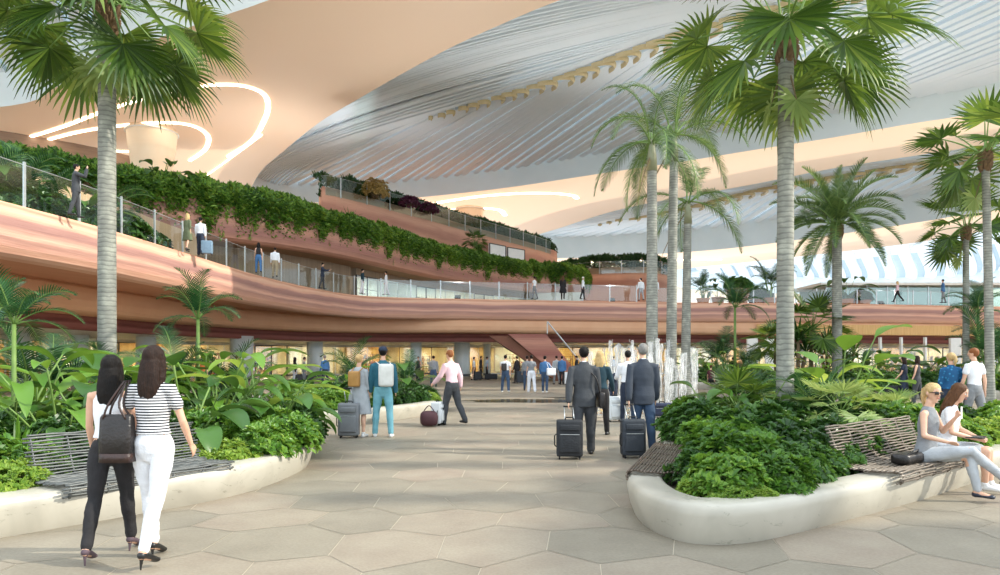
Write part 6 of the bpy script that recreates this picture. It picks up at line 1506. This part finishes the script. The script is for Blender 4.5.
for k, (px, Y, pr, s) in enumerate([(8,43,SH_B,3.0),(25,44.5,SH_D,3.0),(42,46,SH_B,2.6),(92,46,SH_D,2.4),(110,47,SH_B,2.6),(126,49,SH_A,2.4),(172,52,SH_D,2.2),(-10,43,SH_D,3)]):
    put(pr, px, Y, UZ, s, LU, GU)
put(BR_C, 162, 44, 12.0, 3.0, 'pale variegated broad-leaved plant left of the pale-shirted person'); put(ST_C, 350, 57, 12.2, 2.2, 'spiky plant among the hanging plants below the pod'); put(FB_T, 475, 74, 11.8, 1.6, 'small spiky palm among the hanging plants under the white pod window')
# potted plants on the terrace at the right
POT = mat('terracotta_pot','#b9764f','#c6855d',.8,scale=3)
def potted(px, Y, pr, s, lab, hp=1.2, rp=.6):
    p = thing('plant_pot', lab[1], 'pot', (X(px,Y), Y, TZ)); mb = MB(); n = 20
    mb.rings([[V3((a*math.cos(2*math.pi*j/n), a*math.sin(2*math.pi*j/n), z)) for j in range(n)] for a, z in ((rp*.7,0),(rp*.95,hp*.75),(rp,hp-.1),(rp*1.08,hp-.08),(rp*1.08,hp),(rp*.9,hp),(rp*.85,hp-.12))]); mb.build('vessel', POT, p, True)
    put(pr, px, Y, TZ+hp-.14, s, lab[0])
potted(738, 67, SH_D, 2.4, ('round leafy bush in a terracotta pot on the right terrace', 'big terracotta pot of the round leafy bush on the right terrace'), 1.7, 1.1)
potted(718, 68, BR_E, 1.4, ('tilted banana plant on the right terrace', 'terracotta pot of the tilted banana plant on the right terrace'), 1.0, .6)
potted(703, 67, AR_A, 1.7, ('dark feather palm behind the terrace railing near the shortest grey palm', 'terracotta pot of the dark feather palm near the shortest grey palm'), .8, .6)
potted(770, 69, AR_A, 2.4, ('bushy feather palm on the terrace left of the big palm trunk', 'terracotta pot of the feather palm left of the big palm trunk'), 1.0, .8)
potted(760, 70, SH_B, 2.2, ('dark bush on the terrace left of the big palm trunk', 'terracotta pot of the dark bush left of the big palm trunk'), 1.0, .9)
potted(847, 69, BR_E, 1.9, ('banana plant with upright leaves right of the date palm trunk', 'terracotta pot of the banana plant right of the date palm'), .9, .6)
potted(836, 70, SH_B, 2.0, ('dark bush on the terrace behind the date palm trunk', 'terracotta pot of the dark bush behind the date palm'), .9, .9)
potted(861, 70.5, SH_B, 2.0, ('dark bush on the terrace right of the upright banana plant', 'terracotta pot of the dark bush right of the banana plant'), .9, .9)
# ================= fountain =================
WATER = bpy.data.materials.new('fountain_water'); WATER.use_nodes = True
nt = WATER.node_tree; N, L = nt.nodes, nt.links; b = N['Principled BSDF']; b.inputs['Base Color'].default_value = C('#f6f8f8'); b.inputs['Roughness'].default_value = .3
tr_ = N.new('ShaderNodeBsdfTransparent'); mx = N.new('ShaderNodeMixShader'); tl = N.new('ShaderNodeBsdfTranslucent'); tl.inputs[0].default_value = C('#f6f8f8'); m2 = N.new('ShaderNodeMixShader'); m2.inputs[0].default_value = .5
tc = N.new('ShaderNodeTexCoord'); mp = N.new('ShaderNodeMapping'); mp.inputs['Scale'].default_value = (9,9,2.2); L.new(tc.outputs['Object'], mp.inputs[0]); n = N.new('ShaderNodeTexNoise'); n.inputs['Scale'].default_value = 2; n.inputs['Detail'].default_value = 5; L.new(mp.outputs[0], n.inputs['Vector'])
mr = N.new('ShaderNodeMapRange'); mr.inputs['From Min'].default_value=.35; mr.inputs['From Max'].default_value=.65; mr.inputs['To Min'].default_value=.05; mr.inputs['To Max'].default_value=.6; L.new(n.outputs['Fac'], mr.inputs['Value'])
L.new(b.outputs[0], m2.inputs[1]); L.new(tl.outputs[0], m2.inputs[2]); L.new(mr.outputs[0], mx.inputs[0]); L.new(tr_.outputs[0], mx.inputs[1]); L.new(m2.outputs[0], mx.inputs[2]); L.new(mx.outputs[0], N['Material Output'].inputs[0])
def jet(seed):
    r = random.Random(seed); mb = MB(); H_ = 1; n = 18
    mb.tube([V3((.012*math.sin(k*.9+seed), .012*math.cos(k*1.3), H_*k/n)) for k in range(n+1)], [.02+.026*(k/n)+.01*r.random() for k in range(n+1)], 7)
    for k in range(40):
        a, z = r.uniform(0,6.28), r.random()**.7; q = r.uniform(.03,.13)*(.4+z); mb.ball(V3((math.cos(a)*q, math.sin(a)*q, z*1.02)), (.008,.008,.022), 5)
    return mb.mesh('water_jet', WATER)
JM = [jet(s) for s in range(4)]
fx, fy = X(642,20.5), 20.5
pl = thing('fountain_basin', 'shallow wet round fountain plate set flush in the paving', 'fountain', (fx,fy,0)); mb = MB(); n = 48
mb.rings([[V3((a*math.cos(2*math.pi*j/n), a*math.sin(2*math.pi*j/n), z)) for j in range(n)] for a, z in ((1.95,.005),(1.9,.02),(.05,.022))]); mb.build('wet_plate', mat('wet_stone','#9b9587','#8b867a',.08,scale=3), pl, True)
k = 0
for ring_, cnt in ((.3,5),(.75,11),(1.15,15),(1.55,18)):
    for j in range(cnt):
        a = 2*math.pi*j/cnt+ring_; h_ = rnd.uniform(1.35,2.15); o = link('water_jet', JM[k % 4], None, (fx+math.cos(a)*ring_, fy+math.sin(a)*ring_*.9, .024), rnd.uniform(0,6), (1,1,h_)); k += 1
        tag(o, 'thin vertical water jet of the fountain behind the two suited men', 'water jet', 'water jets of the fountain')
# wet dark patches on the paving ahead of the fountain
wet = glassmat('wet_film', '#c2c2bc', .22, .06)
for px, py, rx, ry, lab in ((532,401,2.6,1.2,'shallow puddle on the paving below the group near the staircase'),(590,398,1.8,.8,'shallow puddle left of the fountain')):
    g_ = ground(px, py); mb = MB(); mb.face([V3((g_.x+rx*math.cos(2*math.pi*j/40)*(1+.15*math.sin(j*.8)), g_.y+ry*math.sin(2*math.pi*j/40)*(1+.1*math.cos(j)), .012)) for j in range(40)]); tag(mb.build('puddle', wet), lab, 'puddle')
# prototypes never placed are removed
for o in list(bpy.data.objects):
    if o.parent is None and o.location.z < -40:
        for c_ in list(o.children): bpy.data.objects.remove(c_)
        bpy.data.objects.remove(o)
bpy.data.scenes.remove(TMP)
